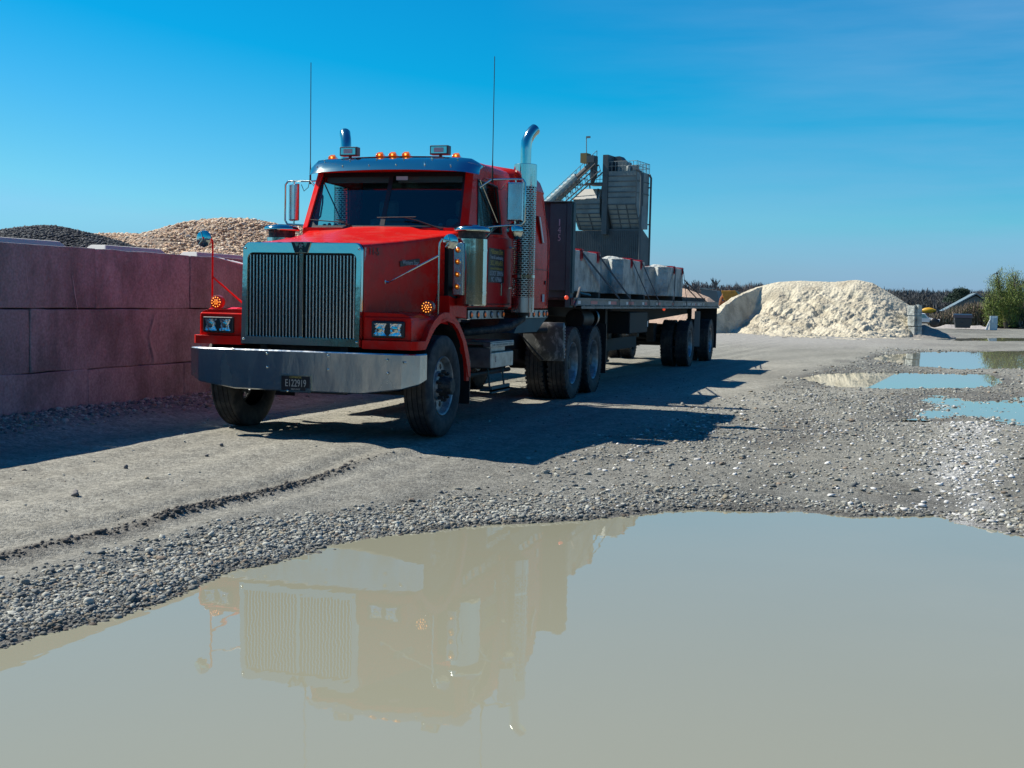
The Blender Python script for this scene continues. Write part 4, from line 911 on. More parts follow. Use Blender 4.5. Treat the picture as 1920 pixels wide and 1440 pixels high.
# air cleaners, stacks, mirrors, antennas, both sides
for s in (-1, 1):
    ax_, ay = s*1.13, 1.83
    m = MB(); m.lathe([(1.31, .13), (1.318, .164), (1.33, .168), (2.03, .168), (2.035, .15)], org=(ax_, ay, 0), seg=40, cap0=True); ac = m.build('air_cleaner', chrome, T, smooth=14)
    for zc2 in (1.46, 1.91): m = MB(); m.lathe([(zc2-.012, .1685), (zc2-.011, .1715), (zc2+.011, .1715), (zc2+.012, .1685)], org=(ax_, ay, 0), seg=40); m.build('clamp_band', chrome, ac, smooth=14)
    m = MB(); m.lathe([(2.03, .145), (2.115, .150)], org=(ax_, ay, 0), seg=36); m.build('intake_screen', MATS['dirty_hub'], ac)
    m = MB(); m.lathe([(2.105, .15), (2.11, .195), (2.125, .20), (2.15, .19), (2.165, .16), (2.17, .10), (2.18, .09), (2.183, 0)], org=(ax_, ay, 0), seg=40); m.build('cap', chrome, ac, smooth=50)
    m = MB(); m.tube([(s*.93, ay, 2.0), (s*1.1, ay, 2.0)], .05); m.tube([(s*.9, ay+.1, 1.5), (s*1.1, ay+.05, 1.5)], .03); m.build('bracket', black, ac)
    # lamp bar in front
    m = MB(); bx0, bx1 = (.985, 1.105); m.box(*sorted((s*bx0, s*bx1)), 1.635, 1.665, 1.42, 1.985); lb = m.build('lamp_bar', MATS['stainless_bumper'], T, bevel=.02)
    for zz in (1.52, 1.65, 1.785, 1.91):
        m = MB(); m.lathe([(0, .034), (-.008, .034), (-.010, .027)], org=(s*1.045, 1.634, zz), ax='Y', seg=16); rg = m.build('lamp_ring', chrome, lb)
        m = MB(); m.lathe([(0, .026), (-.014, .02), (-.018, 0)], org=(s*1.045, 1.63, zz), ax='Y', seg=14); m.build('lamp_lens', amber, rg)
        m = MB(); m.lathe([(0, .007), (-.003, 0)], org=(s*1.045, 1.612, zz), ax='Y', seg=8); m.build('bulb', amberon, rg)
    # exhaust
    sx_, sy_ = s*1.185, 3.64
    m = MB(); m.lathe([(1.42, .138), (2.76, .138)], org=(sx_, sy_, 0), seg=40); st = m.build('exhaust_guard', perf, T, smooth=40)
    m = MB(); m.lathe([(2.76, .140), (3.02, .140), (3.025, .136), (3.025, .07)], org=(sx_, sy_, 0), seg=40); m.build('guard_band', chrome, st, smooth=14)
    m = MB(); m.lathe([(1.24, .138), (1.42, .140)], org=(sx_, sy_, 0), seg=32); m.build('guard_band', MATS['stainless_bumper'], st, smooth=40)
    m = MB(); m.lathe([(1.655, .141), (1.695, .141)], org=(sx_, sy_, 0), seg=32); m.build('guard_band', chrome, st, smooth=14)
    m = MB(); m.box(*sorted((sx_+s*.10, sx_+s*.105)), sy_-.1, sy_-.09, 1.24, 2.9)
    m.tube([(sx_+.128*s, sy_-.045, 1.24), (sx_+.128*s, sy_-.045, 2.95)], .009, 6); m.build('trim', chrome, st)
    m = MB(); m.lathe([(1.2, .09), (3.0, .09)], org=(sx_, sy_, 0), seg=20); m.build('muffler', black, st)
    m = MB(); P_ = [(sx_-.0*s, sy_, 2.9), (sx_, sy_, 3.20), (sx_+s*.004, sy_+.01, 3.30), (sx_+s*.026, sy_+.05, 3.375), (sx_+s*.055, sy_+.09, 3.435), (sx_+s*.072, sy_+.125, 3.46)]
    m.tube(P_, [.066, .066, .067, .068, .069, .070], 20, caps=False); m.build('stack_pipe', chrome, st, smooth=60)
    m = MB(); m.tube([(sx_, sy_, 1.26), (sx_, sy_-.02, 1.16), (sx_-s*.10, sy_-.18, 1.07), (sx_-s*.24, sy_-.45, 1.03), (sx_-s*.5, sy_-.8, 1.0)], .05, 14); m.build('elbow', MATS['dirty_hub'], st, smooth=50)
    # west coast mirrors
    mr_ = bpy.data.objects.new('side_mirror', None); COL.objects.link(mr_); mr_.parent = T; mr_.empty_display_size = .05
    yaw = 0 if s > 0 else -R(38)
    cxm, cym = s*1.375, 2.60
    M = Matrix.Translation((cxm, cym, 0)) @ Matrix.Rotation(yaw+(R(8) if s > 0 else 0), 4, 'Z')
    m = MB(); m.loft([[M @ Vector((x*.92, -.035, z)) for x, z in ((-.085, 2.285), (.085, 2.285), (.085, 2.70), (-.085, 2.70))], [M @ Vector((x, .0, z)) for x, z in ((-.09, 2.275), (.09, 2.275), (.09, 2.71), (-.09, 2.71))], [M @ Vector((x, .03, z)) for x, z in ((-.09, 2.275), (.09, 2.275), (.09, 2.71), (-.09, 2.71))]])
    m.build('mirror_housing', MATS['stainless_bumper'], mr_, bevel=.008)
    m = MB(); F_ = s*1.49
    m.tube([(s*1.0, 2.44, 2.64), (s*1.12, 2.52, 2.735), (s*1.38, 2.60, 2.745), (s*1.46, 2.60, 2.74), (F_, 2.60, 2.70), (F_, 2.60, 2.28), (s*1.46, 2.60, 2.235), (s*1.38, 2.60, 2.23), (s*1.18, 2.56, 2.215), (s*1.0, 2.44, 2.185)], .012, 10)
    m.tube([(s*.985, 2.60, 2.75), (s*1.15, 2.55, 2.735)], .008); m.tube([(s*1.0, 2.52, 2.02), (s*1.10, 2.56, 2.14), (s*1.18, 2.56, 2.21)], .011); m.tube([(s*1.0, 2.66, 2.02), (s*1.12, 2.60, 2.20)], .008)
    m.tube([(s*1.375, 2.60, 2.70), (s*1.375, 2.60, 2.745)], .01); m.tube([(s*1.375, 2.60, 2.23), (s*1.375, 2.60, 2.28)], .01)
    m.build('mirror_bracket', chrome, mr_, smooth=40)
    if s > 0:
        m = MB(); m.lathe([(.02, .093), (.012, .097), (-.004, .08), (-.02, .045), (-.024, 0)], org=(s*1.375, 2.60, 2.165), ax='Y', seg=28, cap0=True); m.tube([(s*1.375, 2.585, 2.23), (s*1.375, 2.575, 2.18)], .008); m.build('round_mirror', chrome, mr_, smooth=50)
    m = MB(); m.tube([(s*1.14, 2.53, 2.735), (s*1.14, 2.50, 2.66), (s*1.22, 2.55, 2.62), (s*1.27, 2.58, 2.70)], .004, 6); m.build('cable', black, mr_, smooth=40)
    # antenna
    pb = on(922, 106, 'Y', 2.52) if s > 0 else on(565, 118, 'Y', 2.52)
    xx = s*1.125; m = MB(); m.tube([(xx, 2.52, 2.70), (xx, 2.52, 2.80), (xx, 2.52, 2.95)], [.014, .011, .006], 8); m.tube([(xx, 2.52, 2.95), (xx-(.006 if s < 0 else 0), 2.52, pb.z)], [.0055, .0045], 6); m.build('antenna', black, T)
# battery/step box, steps, quarter fenders, flaps, tanks
m = MB(); m.box(.60, 1.15, 2.50, 3.42, .895, .91); m.box(1.06, 1.15, 2.50, 3.42, .845, .893)
m.box(.60, 1.148, 2.52, 2.54, .61, .84); m.box(.60, 1.15, 2.541, 3.40, .605, .78); m.box(.60, 1.05, 2.55, 3.38, .78, .84)
bb = m.build('step_box', MATS['dull_aluminium'], T, bevel=.006)
m = MB(); m.box(1.151, 1.155, 2.58, 3.38, .86, .88); m.build('tread', MATS['scratched_fender'], bb)
text('S', .10, (1.1515, 2.70, .70), (R(90), 0, R(90)), MATS['pink_letters'], bb, 'painted_letter', sx=.8)
m = MB(); m.box(.98, 1.13, 2.65, 3.35, .33, .355); m.box(1.10, 1.13, 2.65, 3.35, .31, .39); m.tube([(1.05, 2.72, .6), (1.08, 2.72, .35)], .012); m.tube([(1.05, 3.28, .6), (1.08, 3.28, .35)], .012); m.build('lower_step', MATS['bulkhead_grey'], T)
m = MB(); m.lathe([(2.5, .30), (2.52, .32), (4.6, .32), (4.62, .30)], org=(-.84, 0, .72), ax='Y', seg=36, cap0=True, cap1=True); m.build('fuel_tank', MATS['dull_aluminium'], T, smooth=40)
m = MB(); m.lathe([(3.7, .09), (3.71, .10), (4.5, .10), (4.51, .09)], org=(.72, 0, .68), ax='Y', seg=24, cap0=True, cap1=True); m.build('air_tank', black, T, smooth=40)
for s in (-1, 1):
    m = MB(); a_, b_ = sorted((s*.60, s*1.20)); P_ = [(5.60, 1.09), (5.625, 1.0), (5.64, .85), (5.64, .70), (5.62, .56)]
    m.loft([[(s*.62 if z > .8 else s*(.62+.25*(.8-z)/.24), y, z) for y, z in P_], [(s*1.195, y, z) for y, z in P_], [(s*1.205, y+.05, z) for y, z in P_]], closed=False)
    q = m.build('quarter_fender', MATS['scratched_fender'], T, smooth=40); sd = q.modifiers.new('s', 'SOLIDIFY'); sd.thickness = .012
    m = MB(); m.tube([(s*.5, 5.3, .97), (s*.9, 5.35, .985), (s*1.0, 5.45, .985)], .045, 12); m.tube([(s*.50, 5.25, 1.05), (s*.75, 5.28, 1.08)], .02); m.tube([(s*.62, 5.45, .93), (s*.92, 5.6, .57)], .012); m.build('fender_arm', black, T, smooth=40)
    m = MB(); m.box(*sorted((s*.62, s*1.22)), 8.28, 8.295, .26, 1.05); m.build('mud_flap', blk2, T)
    m = MB()
    for k in range(11): m.box(*sorted((s*1.206, s*1.212)), 5.66+.0*k, 5.685, .60+.042*k, .622+.042*k)
    m.build('reflector_tape', MATS['silver_letters'], T)

# ------------------------------------------------------------------ flatbed trailer
AL, KP = -.00974, 6.888
TL = Vector((KP*math.sin(AL), KP-KP*math.cos(AL), 0)); TR = Matrix.Rotation(AL, 3, 'Z')
def ont(u, v, xl):      # point of the photo on the trailer's own side plane x = xl
    Ri = TR.transposed(); c = Ri @ (CAM-TL); d = Ri @ ray(u, v); return c+d*((xl-c.x)/d.x)
B = empty('flatbed_trailer', 'long black flatbed trailer with grey rail and tall bulkhead behind the red tractor', 'trailer', TL, AL)
W_, YR0, YR1, DZ = 1.265, 5.93, 20.65, 1.435
m = MB()
for k in range(24):
    x0 = -1.24+k*2.48/24; m.box(x0+.003, x0+2.48/24-.003, YR0+.05, YR1-.03, DZ-.03, DZ-.004+random.uniform(-.002, .002))
m.build('deck', wood, B)
m = MB()
for s in (-1, 1):
    m.box(*sorted((s*(W_-.035), s*W_)), YR0, YR1, DZ-.105, DZ); m.box(*sorted((s*(W_-.03), s*(W_+.012))), YR0, YR1, DZ-.022, DZ+.004)
    m.box(*sorted((s*(W_+.035), s*(W_+.045))), YR0+.3, YR1-.1, DZ-.150, DZ-.115)
    y = YR0+.45
    while y < YR1-.2: m.box(*sorted((s*W_, s*(W_+.036))), y, y+.06, DZ-.155, DZ-.105); y += .61
m.box(-W_, W_, YR1, YR1+.03, DZ-.13, DZ); m.build('side_rail', rail, B)
m = MB()
for s in (-1, 1):
    m.prism([(YR0+.2, DZ-.04), (YR1, DZ-.04), (YR1, DZ-.30), (15.5, DZ-.42), (9.3, DZ-.55), (8.6, DZ-.30), (YR0+.2, DZ-.24)], 'X', *sorted((s*.43, s*.50)))
y = YR0+.2
while y < YR1: m.box(-W_+.04, W_-.04, y, y+.05, DZ-.13, DZ-.035); y += .40
ub_ = mat('under_black', (.006, .007, .008), .7); m.build('main_beams', ub_, B)
for y in (16.408, 19.501):
    for s in (-1, 1):
        make_wheel(s, 'drive', B, s*1.13, y); make_wheel(s, 'drive', B, s*.80, y)
for y in (16.408, 19.501):
    m = MB(); m.tube([(-1.1, y, .51), (1.1, y, .51)], .065, 12)
    for s in (-1, 1): m.box(*sorted((s*.46, s*.56)), y-.75, y+.45, .70, .84); m.prism([(y-.8, .55), (y-.55, .55), (y-.45, .95), (y-.85, .95)], 'X', *sorted((s*.42, s*.58))); m.lathe([(.55, .12), (.92, .14)], org=(s*.50, y+.30, 0), seg=14)
    m.build('axle', black, B)
m = MB()
for s in (-1, 1):
    m.box(*sorted((s*.80, s*.94)), 9.35, 9.49, .42, 1.32); m.box(*sorted((s*.76, s*.98)), 9.30, 9.54, .38, .42); m.tube([(s*.85, 9.42, .8), (s*.5, 10.2, 1.15)], .03)
m.tube([(-.86, 9.42, .75), (.86, 9.42, .75)], .03); m.build('landing_gear', ub_, B)
for q in ((.60, 1.16, 10.3, 11.9), (-1.16, -.6, 11.9, 13.4)): m = MB(); m.box(*q, .84, 1.22); m.build('tool_box', ub_, B, bevel=.02)
m = MB(); m.lathe([(12.2, .16), (12.22, .17), (12.9, .17), (12.92, .16)], org=(.55, 0, .95), ax='Y', seg=20, cap0=True, cap1=True); m.build('air_tank', black, B, smooth=40)
m = MB(); m.lathe([(7.45, .14), (7.46, .15), (8.1, .15)], org=(.9, 0, 1.12), ax='Y', seg=20, cap0=True); m.build('air_tank', black, B, smooth=40)
m = MB(); m.lathe([(7.95, .15), (7.97, .165), (7.99, .15)], org=(1.0, 0, 1.14), ax='Y', seg=24); m.build('hose_ring', alu, B)
m = MB(); p = ont(1212, 607, 1.15); m.box(1.14, 1.15, p.y-.16, p.y+.16, p.z-.055, p.z+.055); m.build('document_box', whitep, B)
p = ont(1177, 621, .60); text('JBX', .13, (.61, p.y+.05, p.z), (R(90), 0, R(90)), whitep, B, 'painted_letters', sx=2.0)
m = MB(); m.box(.58, .605, 9.8, 13.6, .50, .72); m.build('side_panel', ub_, B)
flapg = mat('flap_grey', (.25, .25, .24), .6)
for (y, mm, z0) in ((17.75, whitep, .40), (20.55, blk2, .28)):
    for s in (-1, 1):
        m = MB(); m.box(*sorted((s*(1.12 if y < 20 else .72), s*1.25)), y, y+.012, z0, 1.22 if y < 20 else 1.30); m.build('mud_flap', flapg if y < 20 else blk2, B)
m = MB(); m.box(-1.2, 1.2, 20.55, 20.65, .55, .63); m.box(-.6, -.5, 20.55, 20.62, .6, 1.3); m.box(.5, .6, 20.55, 20.62, .6, 1.3); m.build('rear_guard', black, B)
# reflective tape on the rail
for i, (u, kind) in enumerate([(1079, 'R'), (1086, 'W'), (1114, 'R'), (1143, 'W'), (1148, 'R'), (1153, 'R'), (1176, 'W'), (1181, 'R'), (1186, 'R'), (1206, 'W'), (1211, 'R'), (1232, 'W'), (1237, 'R'), (1262, 'R'), (1285, 'W'), (1299, 'W'), (1304, 'R')]):
    p = ont(u, 565, W_); ln = .16 if kind == 'W' else .20
    if u == 1114: ln = .42
    m = MB(); m.box(W_, W_+.003, p.y-ln/2, p.y+ln/2, DZ-.085, DZ-.038); m.build('reflector', tapeR if kind == 'R' else tapeW, B)
m = MB(); m.box(W_, W_+.004, 15.2, 18.4, DZ-.09, DZ-.035)
k = 15.25; random.seed(3)
m.b.clear()
while k < 18.3:      # worn lettering, unreadable in the photo: short pale strokes
    w = random.uniform(.05, .12); m.box(W_+.0005, W_+.003, k, k+w*.4, DZ-.085, DZ-.03); m.box(W_+.0005, W_+.003, k+w*.4+.001, k+w, random.choice((DZ-.085, DZ-.045)), random.choice((DZ-.07, DZ-.03)) if 0 else DZ-.03); k += w+random.choice((.06, .09, .28))
m.build('worn_lettering', tapeW, B)
for (u, v) in ((1062, 558), (1245, 580)):
    p = ont(u, v, W_-.04 if u > 1100 else 1.2); m = MB(); m.lathe([(0, .03), (-.01, .026), (-.014, 0)], org=(p.x, p.y, p.z), ax='Y', seg=12); m.lathe([(0, .028), (.01, .02), (.012, 0)], org=(p.x, p.y, p.z), ax='X', seg=12); m.build('side_lamp', mat('red_lamp_lit', (.6, .05, .02), .3, emit=((1, .12, .05), .35)) if u < 1100 else MATS['red_lamp_lit'], B)
# bulkhead
m = MB(); m.box(-1.20, 1.20, 5.985, 6.03, DZ, 2.76)
for k in range(21): x = -.80+k*1.6/20; m.box(x-.017, x+.017, 5.965, 5.984, 1.6, 2.70)
for s in (-1, 1):
    m.box(*sorted((s*.90, s*1.14)), 5.93, 5.984, 1.535, 2.745); m.box(*sorted((s*1.145, s*1.215)), 5.92, 6.10, 1.30, 2.755); m.box(*sorted((s*1.216, s*1.235)), 5.95, 6.08, 1.5, 2.75)
m.box(-1.22, 1.22, 5.90, 6.10, 2.757, 2.775); bh = m.build('bulkhead', greyb, B, bevel=.004)
for i, ch in enumerate('145'): text(ch, .135, (1.04, 5.927, 2.475-.105*i), (R(90), 0, 0), MATS['silver_letters'], bh, 'painted_number', sx=.72 if i else 1.3)
m = MB(); m.tube([(1.262, 6.30, DZ+.15), (1.28, 5.96, DZ-.12)], .018, 6); m.build('corner_strut', rail, B)
m = MB(); m.tube([(.9, 6.2, DZ+.12), (1.0, 6.6, DZ+.13), (1.1, 7.0, DZ+.06), (1.15, 7.3, DZ+.04)], .035, 8); m.tube([(.8, 6.2, DZ+.06), (1.1, 6.9, DZ+.04)], .03, 8); tag(m.build('hose', blk2, None, smooth=40), 'coiled black hose lying on the deck behind the bulkhead', 'hose')
bpy.data.objects['hose'].location = TL; bpy.data.objects['hose'].rotation_euler = (0, 0, AL)

# load: V-lock concrete blocks on dunnage, strapped down
def vblock(name, x0, y0, label, rot=0., seed=0):
    Wd, Ln, Hh = .605, 1.86, .60; random.seed(seed)
    m = MB(); g = .085
    pl_ = [(0, 0), (.21, 0), (Wd/2, .13), (Wd-.21, 0), (Wd, 0), (Wd, Ln), (Wd-.21, Ln), (Wd/2, Ln-.0), (.21, Ln), (0, Ln)]
    # body with a vertical groove in the near end, notch under, locking ridge on top
    m.prism(pl_, 'Z', 0, Hh)
    m.loft([[(.12, .16, Hh-.01), (Wd-.12, .16, Hh-.01), (Wd/2+.05, .22, Hh+.05), (Wd/2-.05, .22, Hh+.05)], [(.12, Ln-.16, Hh-.01), (Wd-.12, Ln-.16, Hh-.01), (Wd/2+.05, Ln-.22, Hh+.05), (Wd/2-.05, Ln-.22, Hh+.05)]])
    o = m.build(name, conc, None, bevel=.014)
    o.matrix_world = Matrix.Translation(TL) @ Matrix.Rotation(AL, 4, 'Z') @ Matrix.Translation((x0, y0, 1.532)) @ Matrix.Rotation(rot, 4, 'Z')
    tag(o, label, 'concrete block', 'concrete blocks strapped on the trailer'); return o
GY0 = [6.36, ont(1169, 515, 1.10).y, ont(1252, 525, 1.10).y]
names = ['front', 'middle', 'rear']
for i, y0 in enumerate(GY0):
    vblock('concrete_block', .495, y0, '%s concrete block in the near row on the flatbed' % names[i] if i else 'concrete block in the near row right behind the grey bulkhead', 0, i)
    vblock('concrete_block', -.22, y0+(1.88 if i == 0 else .62)+.1, 'concrete block in the middle row of the load, beside the %s near block' % names[i], .02, i+10)
    vblock('concrete_block', -1.10, y0+.05, 'concrete block in the far row of the load, level with the %s near block' % names[i], -.01, i+20)
    for dy in (.25, 1.5):
        m = MB(); m.box(-1.15, 1.16, y0+dy, y0+dy+.13, DZ+.001, 1.531); o = m.build('timber_bearer', wood, None, bevel=.004); o.location = TL; o.rotation_euler = (0, 0, AL)
        tag(o, 'dark timber bearer under the %s end of the %s blocks' % ('near' if dy < 1 else 'far', names[i]), 'timber', 'timber bearers under the concrete blocks')
m = MB(); p0 = ont(1280, 566, 1.12); p1 = ont(1322, 570, 1.12); m.box(.2, 1.12, p0.y, p1.y, DZ+.001, DZ+.095); o = m.build('timber_stack', wood, None, bevel=.006); o.location = TL; o.rotation_euler = (0, 0, AL); tag(o, 'low stack of dark timber at the tail end of the deck', 'timber')
SP = [((1090, 470), (1160, 556), 0), ((1121, 478), (1181, 559), 0), ((1184, 488), (1216, 561), 1), ((1202, 493), (1233, 563), 1), ((1264, 503), (1262, 566), 2), ((1279, 506), (1286, 567), 2)]
near = ['first', 'second', 'third', 'fourth', 'fifth', 'sixth']
def redcap(x, y, s, label):
    m = MB(); m.prism([(0, .012), (0, -.15), (-.018*s, -.15), (-.018*s, -.006), (-.17*s, -.006), (-.17*s, .012)], 'Y', -.075, .075)
    m.prism([(.001*s, .013), (.001*s, -.135), (.018*s, -.10), (.022*s, .022), (-.15*s, .035), (-.16*s, .013)], 'Y', -.05, -.03); m.prism([(.001*s, .013), (.001*s, -.135), (.018*s, -.10), (.022*s, .022), (-.15*s, .035), (-.16*s, .013)], 'Y', .03, .05)
    o = m.build('corner_protector', redplas, None, bevel=.004); o.matrix_world = Matrix.Translation(TL) @ Matrix.Rotation(AL, 4, 'Z') @ Matrix.Translation((x, y, 2.134))
    tag(o, label, 'corner protector', 'red corner protectors under the straps')
for i, (a, b_, g) in enumerate(SP):
    pa, pb = ont(a[0], a[1], 1.10), ont(b_[0], b_[1], W_)
    ya = min(max(pa.y, GY0[g]+.12), GY0[g]+1.74); yb = pb.y
    redcap(1.102, ya, 1, 'red corner protector on the near edge of the load under the %s strap' % near[i])
    redcap(-1.102, ya+.05, -1, 'red corner protector on the far edge of the load under the %s strap' % near[i])
    redcap(.50, ya+.02, -1, 'red corner protector on the inner edge of the near blocks under the %s strap' % near[i])
    m = MB(); w = .026
    path = [Vector((W_+.02, yb, DZ-.10)), Vector((W_+.02, yb-.02, DZ+.01)), Vector((1.13, ya, 2.09)), Vector((1.11, ya, 2.165)), Vector((.50, ya, 2.18)), Vector((-.2, ya, 2.16)), Vector((-1.11, ya+.05, 2.165)), Vector((-1.13, ya+.05, 2.09)), Vector((-W_-.02, yb, DZ))]
    secs = []
    for k, p_ in enumerate(path):
        t = (path[min(k+1, 8)]-path[max(k-1, 0)]).normalized(); side = Vector((0, 1, 0)); nn = t.cross(side).normalized(); sd_ = nn.cross(t).normalized()
        secs.append([p_-sd_*w-nn*.002, p_+sd_*w-nn*.002, p_+sd_*w+nn*.002, p_-sd_*w+nn*.002])
    m.loft(secs, True); o = m.build('strap', strapm, None); o.location = TL; o.rotation_euler = (0, 0, AL)
    tag(o, '%s dark ratchet strap from the bulkhead, running over the concrete blocks to the side rail' % near[i], 'strap', 'straps over the load')
# two loose tie ropes at the tail
for i, (a, b_) in enumerate([((1283, 525), (1325, 563)), ((1284, 536), (1313, 561))]):
    pa, pb = ont(a[0], a[1], 1.08), ont(b_[0], b_[1], W_-.02); pb.z = DZ+.0; m = MB(); m.tube([pa, pb], .012, 6); o = m.build('tie_chain', strapm, None); o.location = TL; o.rotation_euler = (0, 0, AL)
    tag(o, ['upper', 'lower'][i]+' of the two dark ties slanting from the rear block down to the tail', 'tie')

# ------------------------------------------------------------------ background
GR0 = 0.
def heightpile(name, cat, label, cxx, cyy, hw, hd, zf, matr, N=(150, 90), parent=None):
    a = np.linspace(-1, 1, N[0]); b = np.linspace(-1, 1, N[1]); X, Y = np.meshgrid(a, b, indexing='ij'); x = cxx+X*hw; y = cyy+Y*hd; z = zf(X, Y, x, y)
    idx = np.arange(N[0]*N[1]).reshape(N); F = np.stack([idx[:-1, :-1], idx[1:, :-1], idx[1:, 1:], idx[:-1, 1:]], -1).reshape(-1, 4)
    o = quick_mesh(name, np.stack([x, y, z], -1).reshape(-1, 3), F, matr, smooth=True); tag(o, label, cat); return o
# sand heap: silhouette measured along its crest
crest = [(1340, 596), (1348, 585), (1357, 572), (1372, 560), (1395, 548), (1432, 534), (1460, 528), (1500, 526), (1560, 528), (1606, 524), (1636, 530), (1660, 543), (1690, 562), (1705, 572), (1716, 592), (1722, 612), (1730, 632)]
YS = 54.
cr = [on(u, v, 'Y', YS) for u, v in crest]; crx = np.array([p.x for p in cr]); crz = np.array([p.z for p in cr])
AU = [1262, 1300, 1346, 1357, 1372, 1395, 1425]; AV = [626, 606, 586, 573, 561, 549, 537]; AY = [46.2, 47.6, 49.6, 50.4, 51.4, 52.6, 53.9]
AP = [on(u, v, 'Y', y) for u, v, y in zip(AU, AV, AY)]; AP = np.array([(p.x, p.y, p.z) for p in AP])
def sandz(X, Y, x, y):
    H = np.interp(x+.10*fbm(x*.6, y*.6, 3, 90), crx, crz, left=-.5, right=-.5)
    d = y-YS; foot = 5.6*np.clip(H/2.6, .25, 1.2); t = np.clip(-d/foot, 0, 1.3)
    prof = np.where(d < 0, 1-t*(1.45-.45*t), 1-np.clip(d/5, 0, 1.2)*.9); prof = np.maximum(prof, 0); z = np.where(H > .05, H*prof, -.3)
    w = np.clip(H/2.6, 0, 1)*np.clip(1.15-np.abs(t-.55), .25, 1)*(d < 2)*(.12+.88*sstep(0, .22, t))
    big = fbm(x*.5+.6*d, y*.4, 5, 91, .6); rid = np.abs(2*fbm(x*1.5-.9*d, y*.7, 5, 92, .6)); cre = np.maximum(0, .10-np.abs(fbm(x*.9+.8*d, y*.6, 4, 94)))
    z = z+(.62*big-.34*rid-1.5*cre+.10*fbm(x*4.2, y*4.2, 4, 93, .7)+.07*fbm(x*10, y*10, 3, 99))*w
    # curved arm at the left end with a steep shaded cut on its inner side
    best = np.full(x.shape, -9.); sg = np.full(x.shape, 9.); dd = np.full(x.shape, 99.)
    for a, b in zip(AP, AP[1:]):
        e = b[:2]-a[:2]; L2 = e@e; tt = np.clip(((x-a[0])*e[0]+(y-a[1])*e[1])/L2, 0, 1); px, py = a[0]+e[0]*tt, a[1]+e[1]*tt; di = np.hypot(x-px, y-py)
        side = np.sign((x-px)*e[1]-(y-py)*e[0]); hz = a[2]+(b[2]-a[2])*tt; k = di < dd; dd = np.where(k, di, dd); sg = np.where(k, side, sg); best = np.where(k, hz, best)
    rough = .12*fbm(x*2.4, y*2.4, 4, 96)
    arm = best-np.where(sg > 0, np.maximum(dd-.12, 0)*2.5, np.maximum(dd-.12, 0)*.75)+rough
    s_ = np.where(sg > 0, dd, 0); carve = 1-.30*np.exp(-((s_-.7)/.5)**2)*(sg > 0)*sstep(-.4, -2.0, d)
    z = np.where((sg < 0) & (x < AP[-1, 0]), -1, z*carve); z = np.maximum(z, arm)
    return np.where(z < .0, -.25, z)
sandm = mat('pale_sand', (.58, .515, .375), .95, var=((.38, .33, .235), 1.1, 10, .45, .64), bump=(7, 1.0, .10))
heightpile('sand_pile', 'sand pile', 'large heap of pale cream sand with a dug-out left end, beyond the trailer', (crx[0]+crx[-1])/2-.2, YS-1., (crx[-1]-crx[0])/2+2.6, 9.5, sandz, sandm, (520, 420))
# clods at the foot and on the face
# stacked blocks at its right end
bs = empty('block_stack', 'short stack of three grey interlocking concrete blocks at the right end of the sand heap', 'block stack', (0, 0, 0))
yb = 51.5
for i, (v0, v1) in enumerate(((572, 592), (592, 612), (612, 634))):
    a, b_ = on(1705, v0, 'Y', yb), on(1728, v1, 'Y', yb); off = .0 if i < 2 else -.0
    m = MB(); z1, z0 = a.z, b_.z+.01
    x0, x1 = a.x+.25, b_.x
    m.prism([(x0, yb), (x0+.02, yb+1.5), (x1, yb+1.5), (x1, yb), (x1-.16, yb), (x1-.24, yb+.10), (x1-.32, yb)], 'Z', z0, z1)
    m.prism([(x0-.30, yb+.25), (x0-.01, yb), (x0+.0, yb+1.4), (x0-.3, yb+1.4)], 'Z', z0, z1-.02)
    m.loft([[(x0+.05, yb+.3, z1-.01), (x1-.05, yb+.3, z1-.01), (x1-.2, yb+.3, z1+.07), (x0+.15, yb+.3, z1+.07)], [(x0+.05, yb+1.3, z1-.01), (x1-.05, yb+1.3, z1-.01), (x1-.2, yb+1.3, z1+.07), (x0+.15, yb+1.3, z1+.07)]]) if i == 0 else None
    m.build('block', conc, bs, bevel=.02)
def spill(X, Y, x, y):
    p = on(1733, 615, 'Y', 52.3); r = np.hypot((x-p.x)/1.15, (y-52.4)/.9); return np.where(.72-r*.55 > 0, (.72-r*.55)*.85+.12*fbm(x*3, y*3, 4, 97), -.2)
heightpile('sand_spill', 'sand pile', 'small shaded spill of sand banked against the stacked blocks', on(1733, 620, 'Y', 52.3).x, 52.4, 2.0, 1.4, spill, mat('shaded_sand', (.24, .22, .19), .95, bump=(6, .8, .08)), (90, 70))  # sand colour darkened to stand for the shade on this spill
# peach coloured heap seen past the tail of the trailer
def peach(X, Y, x, y):
    P = [on(u, v, 'Y', 66) for u, v in ((1180, 570), (1240, 533), (1290, 541), (1330, 556), (1352, 575), (1362, 600))]
    H = np.interp(x, [p.x for p in P], [p.z for p in P], left=-.3, right=-.3); t = np.abs(y-66)/5; z = H*(1-t)+.1*fbm(x, y, 4, 98); return np.where(z < 0, -.25, z)
heightpile('gravel_heap', 'gravel pile', 'peach-coloured gravel heap seen past the tail of the trailer', on(1270, 560, 'Y', 66).x, 66, 5.5, 5, peach, mat('peach_gravel', (.52, .36, .25), .95, var=((.40, .28, .2), 4, 6, .4, .7), bump=(9, .8, .06)), (130, 70))

